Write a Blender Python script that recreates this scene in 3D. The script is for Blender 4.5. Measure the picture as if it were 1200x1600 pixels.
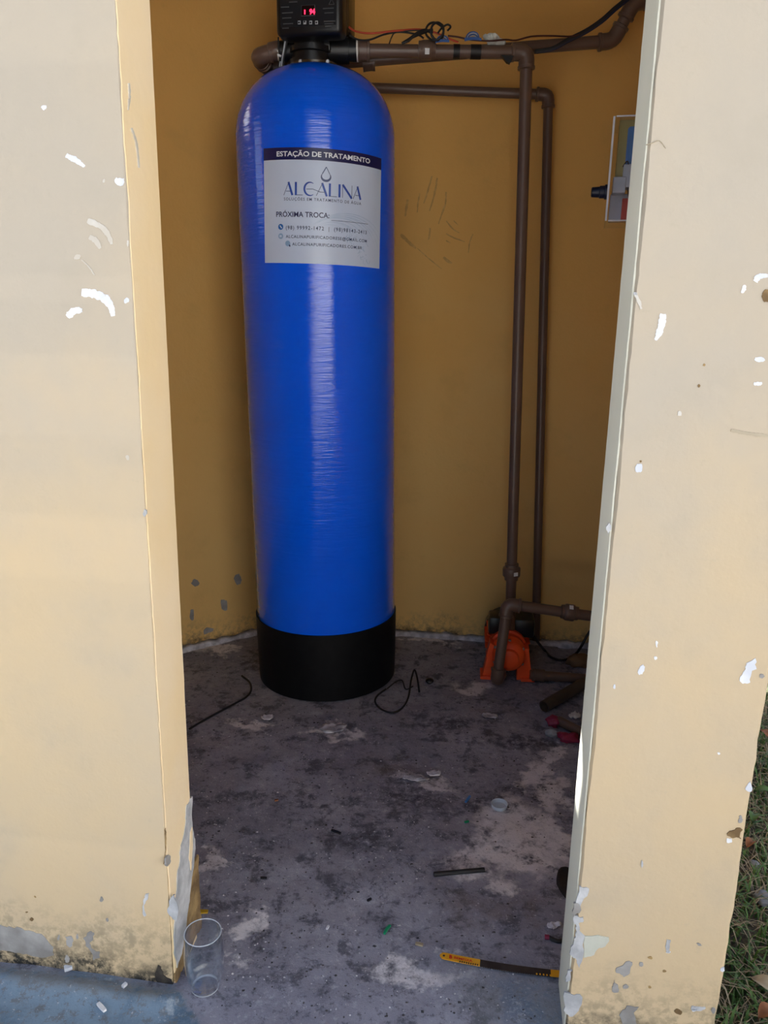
import bpy, bmesh, math, random
from mathutils import Vector, Matrix, noise
random.seed(7)
scene = bpy.context.scene
COL = scene.collection
for o in list(bpy.data.objects): bpy.data.objects.remove(o)

# ------------------------------------------------------------------ camera, sky, sun, exposure
FPX, CAM_H = 1200.0, 1.04                     # focal length in pixels of the 1200x1600 frame, camera height
DOWN = Vector((-85, 4760, FPX)).normalized()  # plumb direction in camera axes (x right, y down, z forward)
FWD = (Vector((0, 0, 1)) - DOWN * DOWN.z).normalized()
RGT = DOWN.cross(FWD)
if RGT.x < 0: RGT = -RGT
def ray(x, y):
    v = Vector((x - 600, y - 800, FPX))
    return Vector((v.dot(RGT), v.dot(FWD), -v.dot(DOWN)))
CAM_P = Vector((0, 0, CAM_H))
cam_d = bpy.data.cameras.new('camera'); cam = bpy.data.objects.new('camera', cam_d); COL.objects.link(cam)
cx = Vector((RGT.x, FWD.x, -DOWN.x)); cy = -Vector((RGT.y, FWD.y, -DOWN.y)); cz = -Vector((RGT.z, FWD.z, -DOWN.z))
R = Matrix((cx, cy, cz)).transposed().to_4x4()
cam.matrix_world = Matrix.Translation(CAM_P) @ R
cam_d.sensor_fit = 'VERTICAL'; cam_d.sensor_height = 24; cam_d.lens = 18; cam_d.clip_start = .02
scene.camera = cam

SUN_H = Vector((-.72, .69, 0)).normalized()   # towards the sun: behind the shed, to the left
SUN_EL = math.radians(38)
SUN = (SUN_H * math.cos(SUN_EL) + Vector((0, 0, math.sin(SUN_EL)))).normalized()
w = bpy.data.worlds.new('sky'); scene.world = w; w.use_nodes = True
nt = w.node_tree; nt.nodes.clear()
sky = nt.nodes.new('ShaderNodeTexSky'); sky.sky_type = 'NISHITA'; sky.sun_disc = False
sky.sun_elevation = SUN_EL; sky.sun_rotation = math.atan2(SUN_H.x, SUN_H.y)
sky.air_density = 1.0; sky.dust_density = 3.0; sky.ozone_density = 1.0
hs = nt.nodes.new('ShaderNodeHueSaturation'); hs.inputs['Saturation'].default_value = .85
bg = nt.nodes.new('ShaderNodeBackground'); bg.inputs[1].default_value = .17
out = nt.nodes.new('ShaderNodeOutputWorld')
nt.links.new(sky.outputs[0], hs.inputs['Color']); nt.links.new(hs.outputs[0], bg.inputs[0]); nt.links.new(bg.outputs[0], out.inputs[0])
sd = bpy.data.lights.new('sun', 'SUN'); sd.energy = 11.0; sd.angle = .0093; sd.color = (1, .97, .93)
so = bpy.data.objects.new('sun', sd); COL.objects.link(so)
so.rotation_euler = SUN.to_track_quat('Z', 'Y').to_euler(); so.location = SUN * 12
vs = scene.view_settings
vs.view_transform = 'Standard'; vs.look = 'None'; vs.gamma = 1; vs.use_curve_mapping = False
vs.exposure = 0.62

# ------------------------------------------------------------------ places
def px(x, y, Y):            # the point of a pixel's ray at depth Y
    r = ray(x, y); return r * (Y / r.y) + CAM_P
def gr(x, y, z=0.0):        # ... at height z
    r = ray(x, y); return r * ((CAM_H - z) / -r.z) + CAM_P
YAW = math.radians(7.5)
U = Vector((math.cos(YAW), -math.sin(YAW), 0)); N = Vector((math.sin(YAW), math.cos(YAW), 0)); P0 = Vector((-.323, 1.007, 0))
Z = Vector((0, 0, 1))
def hit(x, y, p, n):        # ... on a plane
    r = ray(x, y); return r * ((p - CAM_P).dot(n) / r.dot(n)) + CAM_P
def fs(s, t=0, z=0): return P0 + U * s + N * t + Z * z

# ------------------------------------------------------------------ materials
def mat(name, color, rough=.6, color2=None, scale=20., metallic=0., bump=0., bscale=60., spec=.5, detail=5., lo=.4, hi=.65, trans=0., ior=1.45, coat=0., emit=None):
    m = bpy.data.materials.new(name); m.use_nodes = True; t = m.node_tree; b = t.nodes['Principled BSDF']
    b.inputs['Roughness'].default_value = rough; b.inputs['Metallic'].default_value = metallic
    b.inputs['Specular IOR Level'].default_value = spec; b.inputs['IOR'].default_value = ior
    b.inputs['Transmission Weight'].default_value = trans; b.inputs['Coat Weight'].default_value = coat
    tc = t.nodes.new('ShaderNodeTexCoord')
    n = t.nodes.new('ShaderNodeTexNoise'); n.inputs['Scale'].default_value = scale; n.inputs['Detail'].default_value = detail
    t.links.new(tc.outputs['Object'], n.inputs['Vector'])
    r = t.nodes.new('ShaderNodeValToRGB'); r.color_ramp.elements[0].position = lo; r.color_ramp.elements[1].position = hi
    c2 = color2 or tuple(min(1, c * 1.18 + .002) for c in color)
    r.color_ramp.elements[0].color = (*color, 1); r.color_ramp.elements[1].color = (*c2, 1)
    t.links.new(n.outputs['Fac'], r.inputs[0]); t.links.new(r.outputs[0], b.inputs['Base Color'])
    if bump:
        n2 = t.nodes.new('ShaderNodeTexNoise'); n2.inputs['Scale'].default_value = bscale; n2.inputs['Detail'].default_value = 4
        t.links.new(tc.outputs['Object'], n2.inputs['Vector'])
        bp = t.nodes.new('ShaderNodeBump'); bp.inputs['Strength'].default_value = bump; bp.inputs['Distance'].default_value = .004
        t.links.new(n2.outputs['Fac'], bp.inputs['Height']); t.links.new(bp.outputs[0], b.inputs['Normal'])
    if emit:
        b.inputs['Emission Color'].default_value = (*emit[:3], 1); b.inputs['Emission Strength'].default_value = emit[3]
    return m

class G:                    # small node-graph writer
    def __init__(s, m): s.t = m.node_tree
    def n(s, kind, **kw):
        x = s.t.nodes.new('ShaderNode' + kind)
        for k, v in kw.items(): setattr(x, k, v)
        return x
    def l(s, a, b): s.t.links.new(a, b)
    def val(s, sock, v):
        if hasattr(v, 'is_output') : s.l(v, sock)
        else: sock.default_value = v
    def math(s, op, a, b=0., c=0., clamp=False):
        x = s.n('Math', operation=op, use_clamp=clamp)
        for i, v in enumerate((a, b, c)):
            if i < len(x.inputs): s.val(x.inputs[i], v)
        return x.outputs[0]
    def noise(s, vec, scale, detail=6., rough=.6, out='Fac', dist=0.):
        x = s.n('TexNoise'); x.inputs['Scale'].default_value = scale; x.inputs['Detail'].default_value = detail
        x.inputs['Roughness'].default_value = rough; x.inputs['Distortion'].default_value = dist; s.l(vec, x.inputs['Vector']); return x.outputs[out]
    def ramp(s, fac, lo, hi, smooth=True):
        x = s.n('MapRange'); x.interpolation_type = 'SMOOTHSTEP' if smooth else 'LINEAR'
        s.val(x.inputs['Value'], fac); x.inputs['From Min'].default_value = lo; x.inputs['From Max'].default_value = hi
        return x.outputs['Result']
    def mix(s, fac, a, b, blend='MIX'):
        x = s.n('Mix', data_type='RGBA', blend_type=blend)
        s.val(x.inputs['Factor'], fac)
        for i, v in ((6, a), (7, b)):
            if isinstance(v, tuple): x.inputs[i].default_value = (*v, 1)
            else: s.l(v, x.inputs[i])
        return x.outputs[2]
    def vmath(s, op, a, b):
        x = s.n('VectorMath', operation=op)
        for i, v in enumerate((a, b)):
            if isinstance(v, tuple): x.inputs[i].default_value = v
            elif isinstance(v, float): x.inputs[i].default_value = (v, v, v)
            else: s.l(v, x.inputs[i])
        return x.outputs['Value'] if op in ('DISTANCE', 'LENGTH', 'DOT_PRODUCT') else x.outputs[0]
    def blobs(s, vec, spots, soft=.35):   # irregular patches: (centre, (rx, ry, rz)), edges broken by a warped coordinate
        acc = None
        for c, r in spots:
            d = s.vmath('SUBTRACT', vec, tuple(c)); d = s.vmath('DIVIDE', d, tuple(r)); d = s.vmath('LENGTH', d, (0., 0., 0.))
            m = s.ramp(d, 1.0, 1.0 - soft)
            acc = m if acc is None else s.math('MAXIMUM', acc, m)
        return acc

def plaster(name, base, pale, dirt, mould_h, bump=.35):
    m = bpy.data.materials.new(name); m.use_nodes = True; g = G(m); b = g.t.nodes['Principled BSDF']
    b.inputs['Roughness'].default_value = .88; b.inputs['Specular IOR Level'].default_value = .25
    v = g.n('TexCoord').outputs['Object']
    sep = g.n('SeparateXYZ'); g.l(v, sep.inputs[0]); z = sep.outputs['Z']
    n1 = g.noise(v, 2.2, 5); n2 = g.noise(v, 9, 6); n3 = g.noise(v, 60, 5, .7)
    wash = g.math('ADD', g.math('MULTIPLY', z, .5), g.math('MULTIPLY', g.math('SUBTRACT', n1, .5), 1.3))
    c = g.mix(g.ramp(wash, .0, .75), base, pale)                      # base colour at the foot, pale colour towards the top
    c = g.mix(g.math('MULTIPLY', g.ramp(n2, .52, .75), .22), c, dirt)
    c = g.mix(g.math('MULTIPLY', g.ramp(n3, .60, .78), .22), c, dirt)
    h = g.math('ADD', z, g.math('MULTIPLY', g.math('SUBTRACT', n2, .5), -.16))
    low = g.ramp(h, mould_h * 2.2, 0.0)
    c = g.mix(g.math('MULTIPLY', low, g.math('MULTIPLY', g.ramp(n3, .40, .62), .65)), c, (.16, .145, .10))
    low2 = g.ramp(g.math('ADD', z, g.math('MULTIPLY', g.math('SUBTRACT', n2, .5), -.10)), mould_h * .85, mould_h * .08)
    c = g.mix(g.math('MULTIPLY', low2, g.ramp(g.noise(v, 40, 7, .78), .40, .58)), c, (.025, .027, .026))
    g.l(c, b.inputs['Base Color'])
    hgt = g.math('ADD', g.math('MULTIPLY', g.noise(v, 14, 4), 1.), g.math('MULTIPLY', g.noise(v, 130, 4), .22))
    bp = g.n('Bump'); bp.inputs['Strength'].default_value = bump; bp.inputs['Distance'].default_value = .006
    g.l(hgt, bp.inputs['Height']); g.l(bp.outputs[0], b.inputs['Normal'])
    return m

M = {}
M['front'] = plaster('cream_front_plaster', (.58, .45, .285), (.45, .40, .332), (.37, .33, .26), .075)
M['inner'] = plaster('ochre_inner_plaster', (.74, .47, .17), (.74, .42, .125), (.50, .32, .11), .05)
M['bare'] = mat('bare_cement', (.24, .23, .22), .9, (.38, .37, .36), 22, bump=.5)
M['primer'] = mat('white_primer', (.60, .63, .70), .8, (.80, .81, .83), 30, bump=.2)
M['faint'] = mat('thin_white_smear', (.53, .49, .43), .8, (.60, .58, .54), 40)
M['crackfill'] = mat('beige_crack_filler', (.42, .36, .27), .9, (.46, .40, .30), 20)
M['hairline'] = mat('tan_hairline_crack', (.34, .29, .21), .9)  # brownish line colour for thin cracks
M['bluegrey'] = mat('blue_grey_filler', (.36, .37, .39), .85, (.58, .59, .61), 30, bump=.5)
M['greenwhite'] = mat('old_greenish_paint', (.44, .46, .40), .85, (.52, .53, .46), 18, bump=.3)
M['holedark'] = mat('black_hole_dark', (.018, .017, .018), .9, (.06, .05, .04), 60, bump=.5)  # painted dark of the hole at the left pier's foot
M['rotbrown'] = mat('rotten_brown_render', (.16, .10, .045), .9, (.40, .27, .12), 28, bump=.8)
M['scuff'] = mat('dark_scuff', (.50, .30, .10), .9, (.64, .39, .135), 60)
M['reveal'] = mat('grey_reveal_skim', (.69, .69, .59), .85, (.74, .735, .63), 6, bump=.2, bscale=40)
M['revealwarm'] = mat('orange_cream_reveal', (.85, .66, .39), .85, (.85, .69, .47), 5, bump=.2, bscale=40)
M['slab'] = mat('roof_slab_concrete', (.30, .29, .27), .9, (.38, .37, .34), 6, bump=.4)
M['pvc'] = mat('brown_pvc', (.125, .077, .058), .34, (.145, .092, .071), 8, bump=.05)
M['pvcdark'] = mat('old_brown_pvc', (.058, .042, .032), .5, (.085, .062, .046), 14)
M['black'] = mat('black_plastic', (.008, .008, .010), .35, (.012, .012, .014), 30)
M['boot'] = mat('black_rubber_boot', (.004, .004, .005), .5, (.006, .006, .007), 40, spec=.18)
M['panel'] = mat('dark_slate_panel', (.012, .014, .018), .30, (.015, .017, .022), 30)
M['print'] = mat('grey_panel_print', (.075, .08, .09), .5)
M['sideshell'] = mat('wall_tinted_brown', (.060, .038, .018), .25, (.07, .045, .022), 20)  # brown puts the wall's reflection on the rear cover into its colour
M['white'] = mat('white_plastic', (.72, .74, .76), .45)
M['tefl'] = mat('white_thread_tape', (.78, .78, .76), .6)
M['cable'] = mat('black_cable', (.010, .010, .012), .5)
M['redwire'] = mat('red_wire', (.42, .045, .016), .5)
M['bluewire'] = mat('blue_wire', (.03, .10, .33), .5)
M['greywire'] = mat('grey_wire', (.42, .45, .50), .5)
M['darkredwire'] = mat('dark_red_wire', (.06, .014, .010), .5)
M['tape'] = mat('black_insulating_tape', (.007, .007, .009), .45)
M['cloth'] = mat('white_thin_plastic', (.60, .62, .58), .6, (.72, .73, .70), 60, bump=.3)
M['orange'] = mat('orange_red_cast_iron', (.88, .085, .016), .42, (.92, .11, .022), 16, bump=.12, bscale=120)
M['steel'] = mat('dull_steel', (.42, .42, .42), .35, metallic=1.)
M['sticker'] = mat('white_sticker_film', (.58, .67, .86), .30, (.61, .70, .88), 12)
M['navy'] = mat('navy_print', (.012, .013, .085), .35, (.015, .016, .095), 10)
M['stkwhite'] = mat('sticker_white_letter', (.80, .83, .90), .35)
M['logo'] = mat('logo_blue', (.020, .055, .34), .35, (.03, .10, .48), 18)
M['logothin'] = mat('logo_slate_blue', (.055, .08, .20), .35)
M['smalltext'] = mat('dark_blue_small_print', (.030, .045, .12), .4)
M['icon'] = mat('icon_blue', (.02, .14, .48), .35)
M['iconpale'] = mat('pale_icon_blue', (.26, .40, .62), .35)
M['splash'] = mat('pale_splash_print', (.36, .50, .70), .35, (.50, .60, .76), 60)
M['display'] = mat('dark_display_glass', (.010, .004, .005), .12)
M['led'] = mat('red_led', (.5, .01, .03), .4, emit=(1, .02, .07, 2.2))
M['acryledge'] = mat('milky_cover_edge', (.62, .66, .76), .35)
M['boxback'] = mat('pale_yellow_backplate', (.34, .31, .13), .5, (.42, .38, .17), 12)
M['compblue'] = mat('blue_component', (.05, .20, .52), .4)
M['compgrey'] = mat('light_grey_component', (.42, .48, .60), .45)
M['compred'] = mat('red_label', (.46, .06, .06), .45)
M['knob'] = mat('dark_navy_knob', (.010, .014, .040), .4)
M['green'] = mat('green_plastic', (.01, .26, .11), .45)
M['yellow'] = mat('yellow_paint', (.70, .33, .015), .45, (.74, .37, .03), 20)
M['bladedark'] = mat('worn_blade_steel', (.022, .017, .017), .5, (.04, .032, .030), 60)
M['redprint'] = mat('red_print', (.55, .02, .015), .5)
M['lid'] = mat('translucent_lid', (.72, .80, .95), .3, trans=.45, ior=1.2)
M['paper'] = mat('grubby_paper', (.62, .62, .70), .8, (.75, .75, .82), 40, bump=.3)
M['mortar'] = mat('pale_spilt_mortar', (.34, .34, .39), .95, (.62, .62, .68), 45, bump=.9)
M['magenta'] = mat('magenta_plastic', (.24, .012, .045), .45, (.30, .03, .08), 30)
M['stone'] = mat('brown_stone', (.14, .075, .035), .9, (.20, .12, .06), 20, bump=.6)
M['greystone'] = mat('grey_stone', (.22, .24, .28), .9, (.32, .34, .38), 20, bump=.6)
M['leafbrown'] = mat('dry_brown_leaf', (.20, .075, .03), .7, (.28, .12, .05), 30)
M['leafgreen'] = mat('broad_green_leaf', (.05, .11, .025), .55, (.08, .15, .04), 30)
M['grass'] = mat('grass_green', (.055, .13, .028), .6, (.10, .18, .05), 9)
M['straw'] = mat('dry_straw', (.24, .20, .13), .8, (.36, .30, .21), 12)
M['ledge'] = mat('yellow_scrap', (.45, .28, .015), .5)

def tank_mat():
    m = bpy.data.materials.new('glossy_blue_wound_fibre'); m.use_nodes = True; g = G(m); b = g.t.nodes['Principled BSDF']
    v = g.n('TexCoord').outputs['Object']
    b.inputs['Roughness'].default_value = .035; b.inputs['Specular IOR Level'].default_value = .72
    n1 = g.noise(v, 6, 4)
    g.l(g.mix(g.ramp(n1, .3, .7), (.0003, .112, .92), (.0003, .120, .96)), b.inputs['Base Color'])
    st = g.vmath('MULTIPLY', v, (26., 26., 260.)); st2 = g.vmath('MULTIPLY', v, (6., 6., 95.))
    h = g.math('ADD', g.noise(st, 1., 3, .6), g.math('MULTIPLY', g.noise(st2, 1., 2, .5), 1.4))
    bp = g.n('Bump'); bp.inputs['Strength'].default_value = .85; bp.inputs['Distance'].default_value = .0009
    g.l(h, bp.inputs['Height']); g.l(bp.outputs[0], b.inputs['Normal'])
    return m
M['tank'] = tank_mat()
def clear_mat(name, tint, f0=.04, rim=.55, pw=3.6):      # clear walls: see-through, with reflections that grow towards the rim
    m = bpy.data.materials.new(name); m.use_nodes = True; g = G(m); t = g.t
    t.nodes.remove(t.nodes['Principled BSDF'])
    v = g.n('TexCoord').outputs['Object']
    lw = g.n('LayerWeight'); lw.inputs['Blend'].default_value = .5
    f = g.math('ADD', g.math('MULTIPLY', g.math('POWER', lw.outputs['Facing'], pw), rim), f0, clamp=True)
    tr = g.n('BsdfTransparent'); g.l(g.mix(g.noise(v, 20), tint, tuple(min(1, c + .02) for c in tint)), tr.inputs['Color'])
    gl = g.n('BsdfGlossy'); gl.inputs['Roughness'].default_value = .04; gl.inputs['Color'].default_value = (.95, .97, 1, 1)
    mx = g.n('MixShader'); g.l(f, mx.inputs[0]); g.l(tr.outputs[0], mx.inputs[1]); g.l(gl.outputs[0], mx.inputs[2])
    g.l(mx.outputs[0], t.nodes['Material Output'].inputs['Surface']); return m
M['glass'] = clear_mat('clear_glass', (.96, .972, .985), .03, 1.0, 2.0); M['acrylic'] = clear_mat('clear_acrylic', (.95, .96, .97), .05, .4)

def floor_mat():
    m = bpy.data.materials.new('stained_concrete_floor'); m.use_nodes = True; g = G(m); b = g.t.nodes['Principled BSDF']
    b.inputs['Roughness'].default_value = .82; b.inputs['Specular IOR Level'].default_value = .3
    v = g.n('TexCoord').outputs['Object']
    wv = g.vmath('ADD', v, g.vmath('MULTIPLY', g.vmath('SUBTRACT', g.noise(v, 11, 5, .65, 'Color'), (.5, .5, .5)), .26))
    wv = g.vmath('MULTIPLY', wv, (1., 1., 0.))
    n1 = g.noise(v, 3.2, 7, .62); n2 = g.noise(v, 15, 9, .74, dist=.15); n3 = g.noise(v, 55, 7, .78); n4 = g.noise(v, 170, 4, .7)
    c = g.mix(g.ramp(n1, .34, .66), (.238, .238, .298), (.350, .352, .425))
    c = g.mix(g.math('MULTIPLY', g.ramp(n2, .50, .62), .85), c, (.085, .086, .112))
    c = g.mix(g.math('MULTIPLY', g.ramp(n2, .44, .30), .60), c, (.50, .51, .60))
    c = g.mix(g.math('MULTIPLY', g.ramp(n3, .53, .66), .75), c, (.080, .080, .10))
    c = g.mix(g.math('MULTIPLY', g.ramp(n3, .44, .33), .55), c, (.52, .52, .58))
    def P(x, y, rx, ry): q = gr(x, y); return ((q.x, q.y, 0.), (rx, ry, 10.))
    pale = g.blobs(wv, [P(800, 1300, .10, .16), P(850, 1220, .05, .14), P(760, 1350, .12, .06), P(865, 1180, .05, .05), P(740, 1075, .08, .05),
                        P(340, 1015, .09, .045), P(520, 1142, .06, .035), P(660, 1215, .09, .025), P(660, 1000, .16, .03), P(325, 1350, .03, .06), P(380, 1460, .05, .04), P(640, 1520, .11, .04), P(390, 1130, .10, .03), P(870, 1300, .05, .09)], .55)
    c = g.mix(g.math('MULTIPLY', pale, g.math('MULTIPLY', g.ramp(g.math('ADD', n2, g.math('MULTIPLY', n3, .4)), .90, .66), 1.0)), c, (.72, .70, .74))
    dark = g.blobs(wv, [P(640, 1250, .16, .09), P(560, 1310, .13, .07), P(420, 1040, .12, .05), P(690, 1130, .14, .05), P(820, 1160, .09, .06), P(810, 1335, .03, .02), P(845, 1345, .03, .02), P(760, 1240, .06, .03),
                        P(840, 1240, .03, .03), P(480, 1260, .10, .03), P(880, 1090, .09, .05)], .8)
    c = g.mix(g.math('MULTIPLY', dark, g.ramp(n3, .35, .6)), c, (.085, .085, .11))
    brown = g.blobs(wv, [P(740, 1420, .09, .05), P(620, 1200, .2, .06), P(840, 1420, .05, .05), P(760, 1110, .12, .03)], .9)
    c = g.mix(g.math('MULTIPLY', brown, .35), c, (.16, .118, .09))
    # blue paint on the apron in front of the wall line, worn away over the doorway
    dfront = g.math('SUBTRACT', g.vmath('DOT_PRODUCT', v, (N.x, N.y, 0.)), P0.dot(N))
    sfront = g.math('SUBTRACT', g.vmath('DOT_PRODUCT', v, (U.x, U.y, 0.)), P0.dot(U))
    edge = g.math('ADD', dfront, g.math('MULTIPLY', g.math('SUBTRACT', n2, .5), .10))
    blue = g.ramp(edge, .012, -.02)
    over = g.math('ADD', g.math('MULTIPLY', g.math('SUBTRACT', n2, .5), .14), g.math('ADD', sfront, g.math('MULTIPLY', dfront, .9)))
    blue_l = g.math('MULTIPLY', blue, g.ramp(over, .02, -.01))
    blue_r = g.math('MULTIPLY', g.ramp(edge, .16, .02), g.math('MULTIPLY', g.ramp(over, .42, .62), .75))
    bc = g.mix(g.ramp(n2, .40, .60), (.060, .125, .200), (.155, .245, .345))
    bc = g.mix(g.math('MULTIPLY', g.ramp(n1, .42, .60), .65), bc, (.22, .32, .43))
    bc = g.mix(g.math('MULTIPLY', g.ramp(n3, .50, .60), .8), bc, (.15, .165, .18))
    bc = g.mix(g.math('MULTIPLY', g.ramp(n2, .42, .34), .8), bc, (.36, .42, .48))
    bc = g.mix(g.math('MULTIPLY', g.ramp(dfront, -.055, -.02), g.math('MULTIPLY', g.ramp(n2, .40, .56), .8)), bc, (.25, .26, .27))
    c = g.mix(g.math('MULTIPLY', g.math('MAXIMUM', blue_l, blue_r), .92), c, bc)
    c = g.mix(g.math('MULTIPLY', g.ramp(n4, .62, .72), .8), c, (.60, .60, .66))
    c = g.mix(g.math('MULTIPLY', g.ramp(n4, .36, .28), .5), c, (.03, .03, .035))
    g.l(c, b.inputs['Base Color'])
    hgt = g.math('ADD', n2, g.math('MULTIPLY', g.math('ADD', n3, g.math('MULTIPLY', n4, .5)), .5))
    bp = g.n('Bump'); bp.inputs['Strength'].default_value = .55; bp.inputs['Distance'].default_value = .006
    g.l(hgt, bp.inputs['Height']); g.l(bp.outputs[0], b.inputs['Normal'])
    return m
M['floor'] = floor_mat()
def soil_mat():
    m = bpy.data.materials.new('soil_and_short_grass'); m.use_nodes = True; g = G(m); b = g.t.nodes['Principled BSDF']
    b.inputs['Roughness'].default_value = .95
    v = g.n('TexCoord').outputs['Object']
    c = g.mix(g.ramp(g.noise(v, 1.1, 6), .4, .62), (.085, .070, .050), (.050, .062, .025))
    c = g.mix(g.math('MULTIPLY', g.ramp(g.noise(v, 40, 6), .5, .7), .6), c, (.03, .027, .02))
    g.l(c, b.inputs['Base Color'])
    bp = g.n('Bump'); bp.inputs['Strength'].default_value = .6; bp.inputs['Distance'].default_value = .02
    g.l(g.noise(v, 30, 6), bp.inputs['Height']); g.l(bp.outputs[0], b.inputs['Normal'])
    return m
M['soil'] = soil_mat()

# ------------------------------------------------------------------ mesh helpers
def tag(o, label=None, cat=None, group=None, kind=None):
    if label: o['label'] = label
    if cat: o['category'] = cat
    if group: o['group'] = group
    if kind: o['kind'] = kind
    return o
def empty(name, loc, rot=(0, 0, 0)):
    o = bpy.data.objects.new(name, None); COL.objects.link(o); o.empty_display_size = .05
    o.location = loc; o.rotation_euler = rot; return o
def adopt(o, parent, local=False):
    o.parent = parent
    if not local:
        chain = Matrix.Identity(4); p = parent; mats = []
        while p:
            mats.append(p.matrix_parent_inverse @ p.matrix_basis if p.parent else p.matrix_basis); p = p.parent
        for a in mats: chain = a @ chain
        o.matrix_parent_inverse = chain.inverted()
def mk(name, vs, fs_, m, parent=None, smooth=False, local=False):
    me = bpy.data.meshes.new(name); me.from_pydata([tuple(v) for v in vs], [], fs_); me.update()
    bm = bmesh.new(); bm.from_mesh(me); bmesh.ops.recalc_face_normals(bm, faces=bm.faces); bm.to_mesh(me); bm.free()
    return fin(name, me, m, parent, smooth, local)
def fin(name, me, m, parent=None, smooth=False, local=False):
    me.materials.append(M[m] if isinstance(m, str) else m)
    if smooth:
        me.polygons.foreach_set('use_smooth', [True] * len(me.polygons))
        if smooth != 'all': me.set_sharp_from_angle(angle=math.radians(40))
    o = bpy.data.objects.new(name, me); COL.objects.link(o)
    if parent: adopt(o, parent, local)
    return o
def frame_of(d, up=Vector((0, 0, 1))):
    d = d.normalized()
    a = d.cross(up if abs(d.dot(up)) < .95 else Vector((1, 0, 0))).normalized(); return a, d.cross(a).normalized()
class MB:
    def __init__(s): s.v = []; s.f = []
    def add(s, v, f):
        k = len(s.v); s.v += [Vector(q) for q in v]; s.f += [tuple(i + k for i in q) for q in f]; return s
    def tube(s, pts, r, n=12, caps=True, closed=False):
        pts = [Vector(p) for p in pts]; L = len(pts); rs = r if isinstance(r, (list, tuple)) else [r] * L
        a = None; V = []; F = []
        for i in range(L):
            if closed: d = pts[(i + 1) % L] - pts[i - 1]
            else: d = pts[min(i + 1, L - 1)] - pts[max(i - 1, 0)]
            if d.length < 1e-9: d = Vector((0, 0, 1))
            d.normalize()
            if a is None: a, _ = frame_of(d)
            a = (a - d * a.dot(d)).normalized(); b = d.cross(a)
            for k in range(n):
                t = 2 * math.pi * k / n; V.append(pts[i] + (a * math.cos(t) + b * math.sin(t)) * rs[i])
        for i in range(L if closed else L - 1):
            j = (i + 1) % L
            for k in range(n): F.append((i * n + k, i * n + (k + 1) % n, j * n + (k + 1) % n, j * n + k))
        if caps and not closed: F.append(tuple(range(n - 1, -1, -1))); F.append(tuple((L - 1) * n + k for k in range(n)))
        return s.add(V, F)
    def lathe(s, c, d, prof, n=24, caps=True):      # prof: (distance along d, radius)
        c = Vector(c); d = Vector(d).normalized(); a, b = frame_of(d); V = []; F = []
        for h, r in prof:
            for k in range(n):
                t = 2 * math.pi * k / n; V.append(c + d * h + (a * math.cos(t) + b * math.sin(t)) * r)
        for i in range(len(prof) - 1):
            for k in range(n): F.append((i * n + k, i * n + (k + 1) % n, (i + 1) * n + (k + 1) % n, (i + 1) * n + k))
        if caps: F.append(tuple(range(n - 1, -1, -1))); F.append(tuple((len(prof) - 1) * n + k for k in range(n)))
        return s.add(V, F)
    def box(s, c, size, ax=None, bev=0., seg=2):
        bm = bmesh.new(); bmesh.ops.create_cube(bm, size=1)
        for v in bm.verts: v.co = Vector((v.co.x * size[0], v.co.y * size[1], v.co.z * size[2]))
        if bev: bmesh.ops.bevel(bm, geom=bm.edges[:], offset=bev, segments=seg, affect='EDGES', profile=.5)
        ax = ax or (Vector((1, 0, 0)), Vector((0, 1, 0)), Vector((0, 0, 1))); c = Vector(c)
        bm.verts.index_update()
        V = [c + ax[0] * v.co.x + ax[1] * v.co.y + ax[2] * v.co.z for v in bm.verts]; F = [tuple(v.index for v in f.verts) for f in bm.faces]; bm.free()
        return s.add(V, F)
    def prism(s, pts, off):                         # planar outline pushed out along off
        n = len(pts); pts = [Vector(p) for p in pts]; off = Vector(off)
        return s.add(pts + [p + off for p in pts], [tuple(range(n - 1, -1, -1)), tuple(range(n, 2 * n))] + [(i, (i + 1) % n, n + (i + 1) % n, n + i) for i in range(n)])
    def build(s, name, m, parent=None, smooth=False, local=False): return mk(name, s.v, s.f, m, parent, smooth, local)
def crom(pts, k=6, closed=False):
    pts = [Vector(p) for p in pts]; n = len(pts); o = []
    rng = range(n) if closed else range(n - 1)
    for i in rng:
        if closed: a, b, c, d = pts[i - 1], pts[i], pts[(i + 1) % n], pts[(i + 2) % n]
        else: a, b, c, d = pts[max(i - 1, 0)], pts[i], pts[i + 1], pts[min(i + 2, n - 1)]
        for j in range(k):
            t = j / k; o.append(.5 * ((2 * b) + (c - a) * t + (2 * a - 5 * b + 4 * c - d) * t * t + (3 * b - a - 3 * c + d) * t ** 3))
    if not closed: o.append(pts[-1])
    return o
def rough_outline(pts, amp, it=2):                  # fractal edge for flakes
    pts = [Vector(p) for p in pts]
    for _ in range(it):
        o = []
        for i, p in enumerate(pts):
            q = pts[(i + 1) % len(pts)]; o.append(p); L = (q - p).length
            o.append((p + q) / 2 + Vector((random.uniform(-1, 1), random.uniform(-1, 1), random.uniform(-1, 1))) * min(amp, L * .22))
        pts = o; amp *= .6
    return pts
def text_mesh(s, bold=0.0, spacing=1.0):            # flat letters, normalised to height of 1 for capitals, left edge at 0
    cu = bpy.data.curves.new('t', 'FONT'); cu.body = s; cu.offset = bold; cu.space_character = spacing; cu.resolution_u = 3
    ob = bpy.data.objects.new('t', cu); COL.objects.link(ob)
    dg = bpy.context.evaluated_depsgraph_get(); me = ob.evaluated_get(dg).to_mesh()
    V = [v.co.copy() for v in me.vertices]; F = [tuple(p.vertices) for p in me.polygons]
    ob.evaluated_get(dg).to_mesh_clear(); bpy.data.objects.remove(ob); bpy.data.curves.remove(cu)
    x0 = min(v.x for v in V); x1 = max(v.x for v in V)
    return [Vector(((v.x - x0) / (x1 - x0), v.y / .73, 0)) for v in V], F

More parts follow.
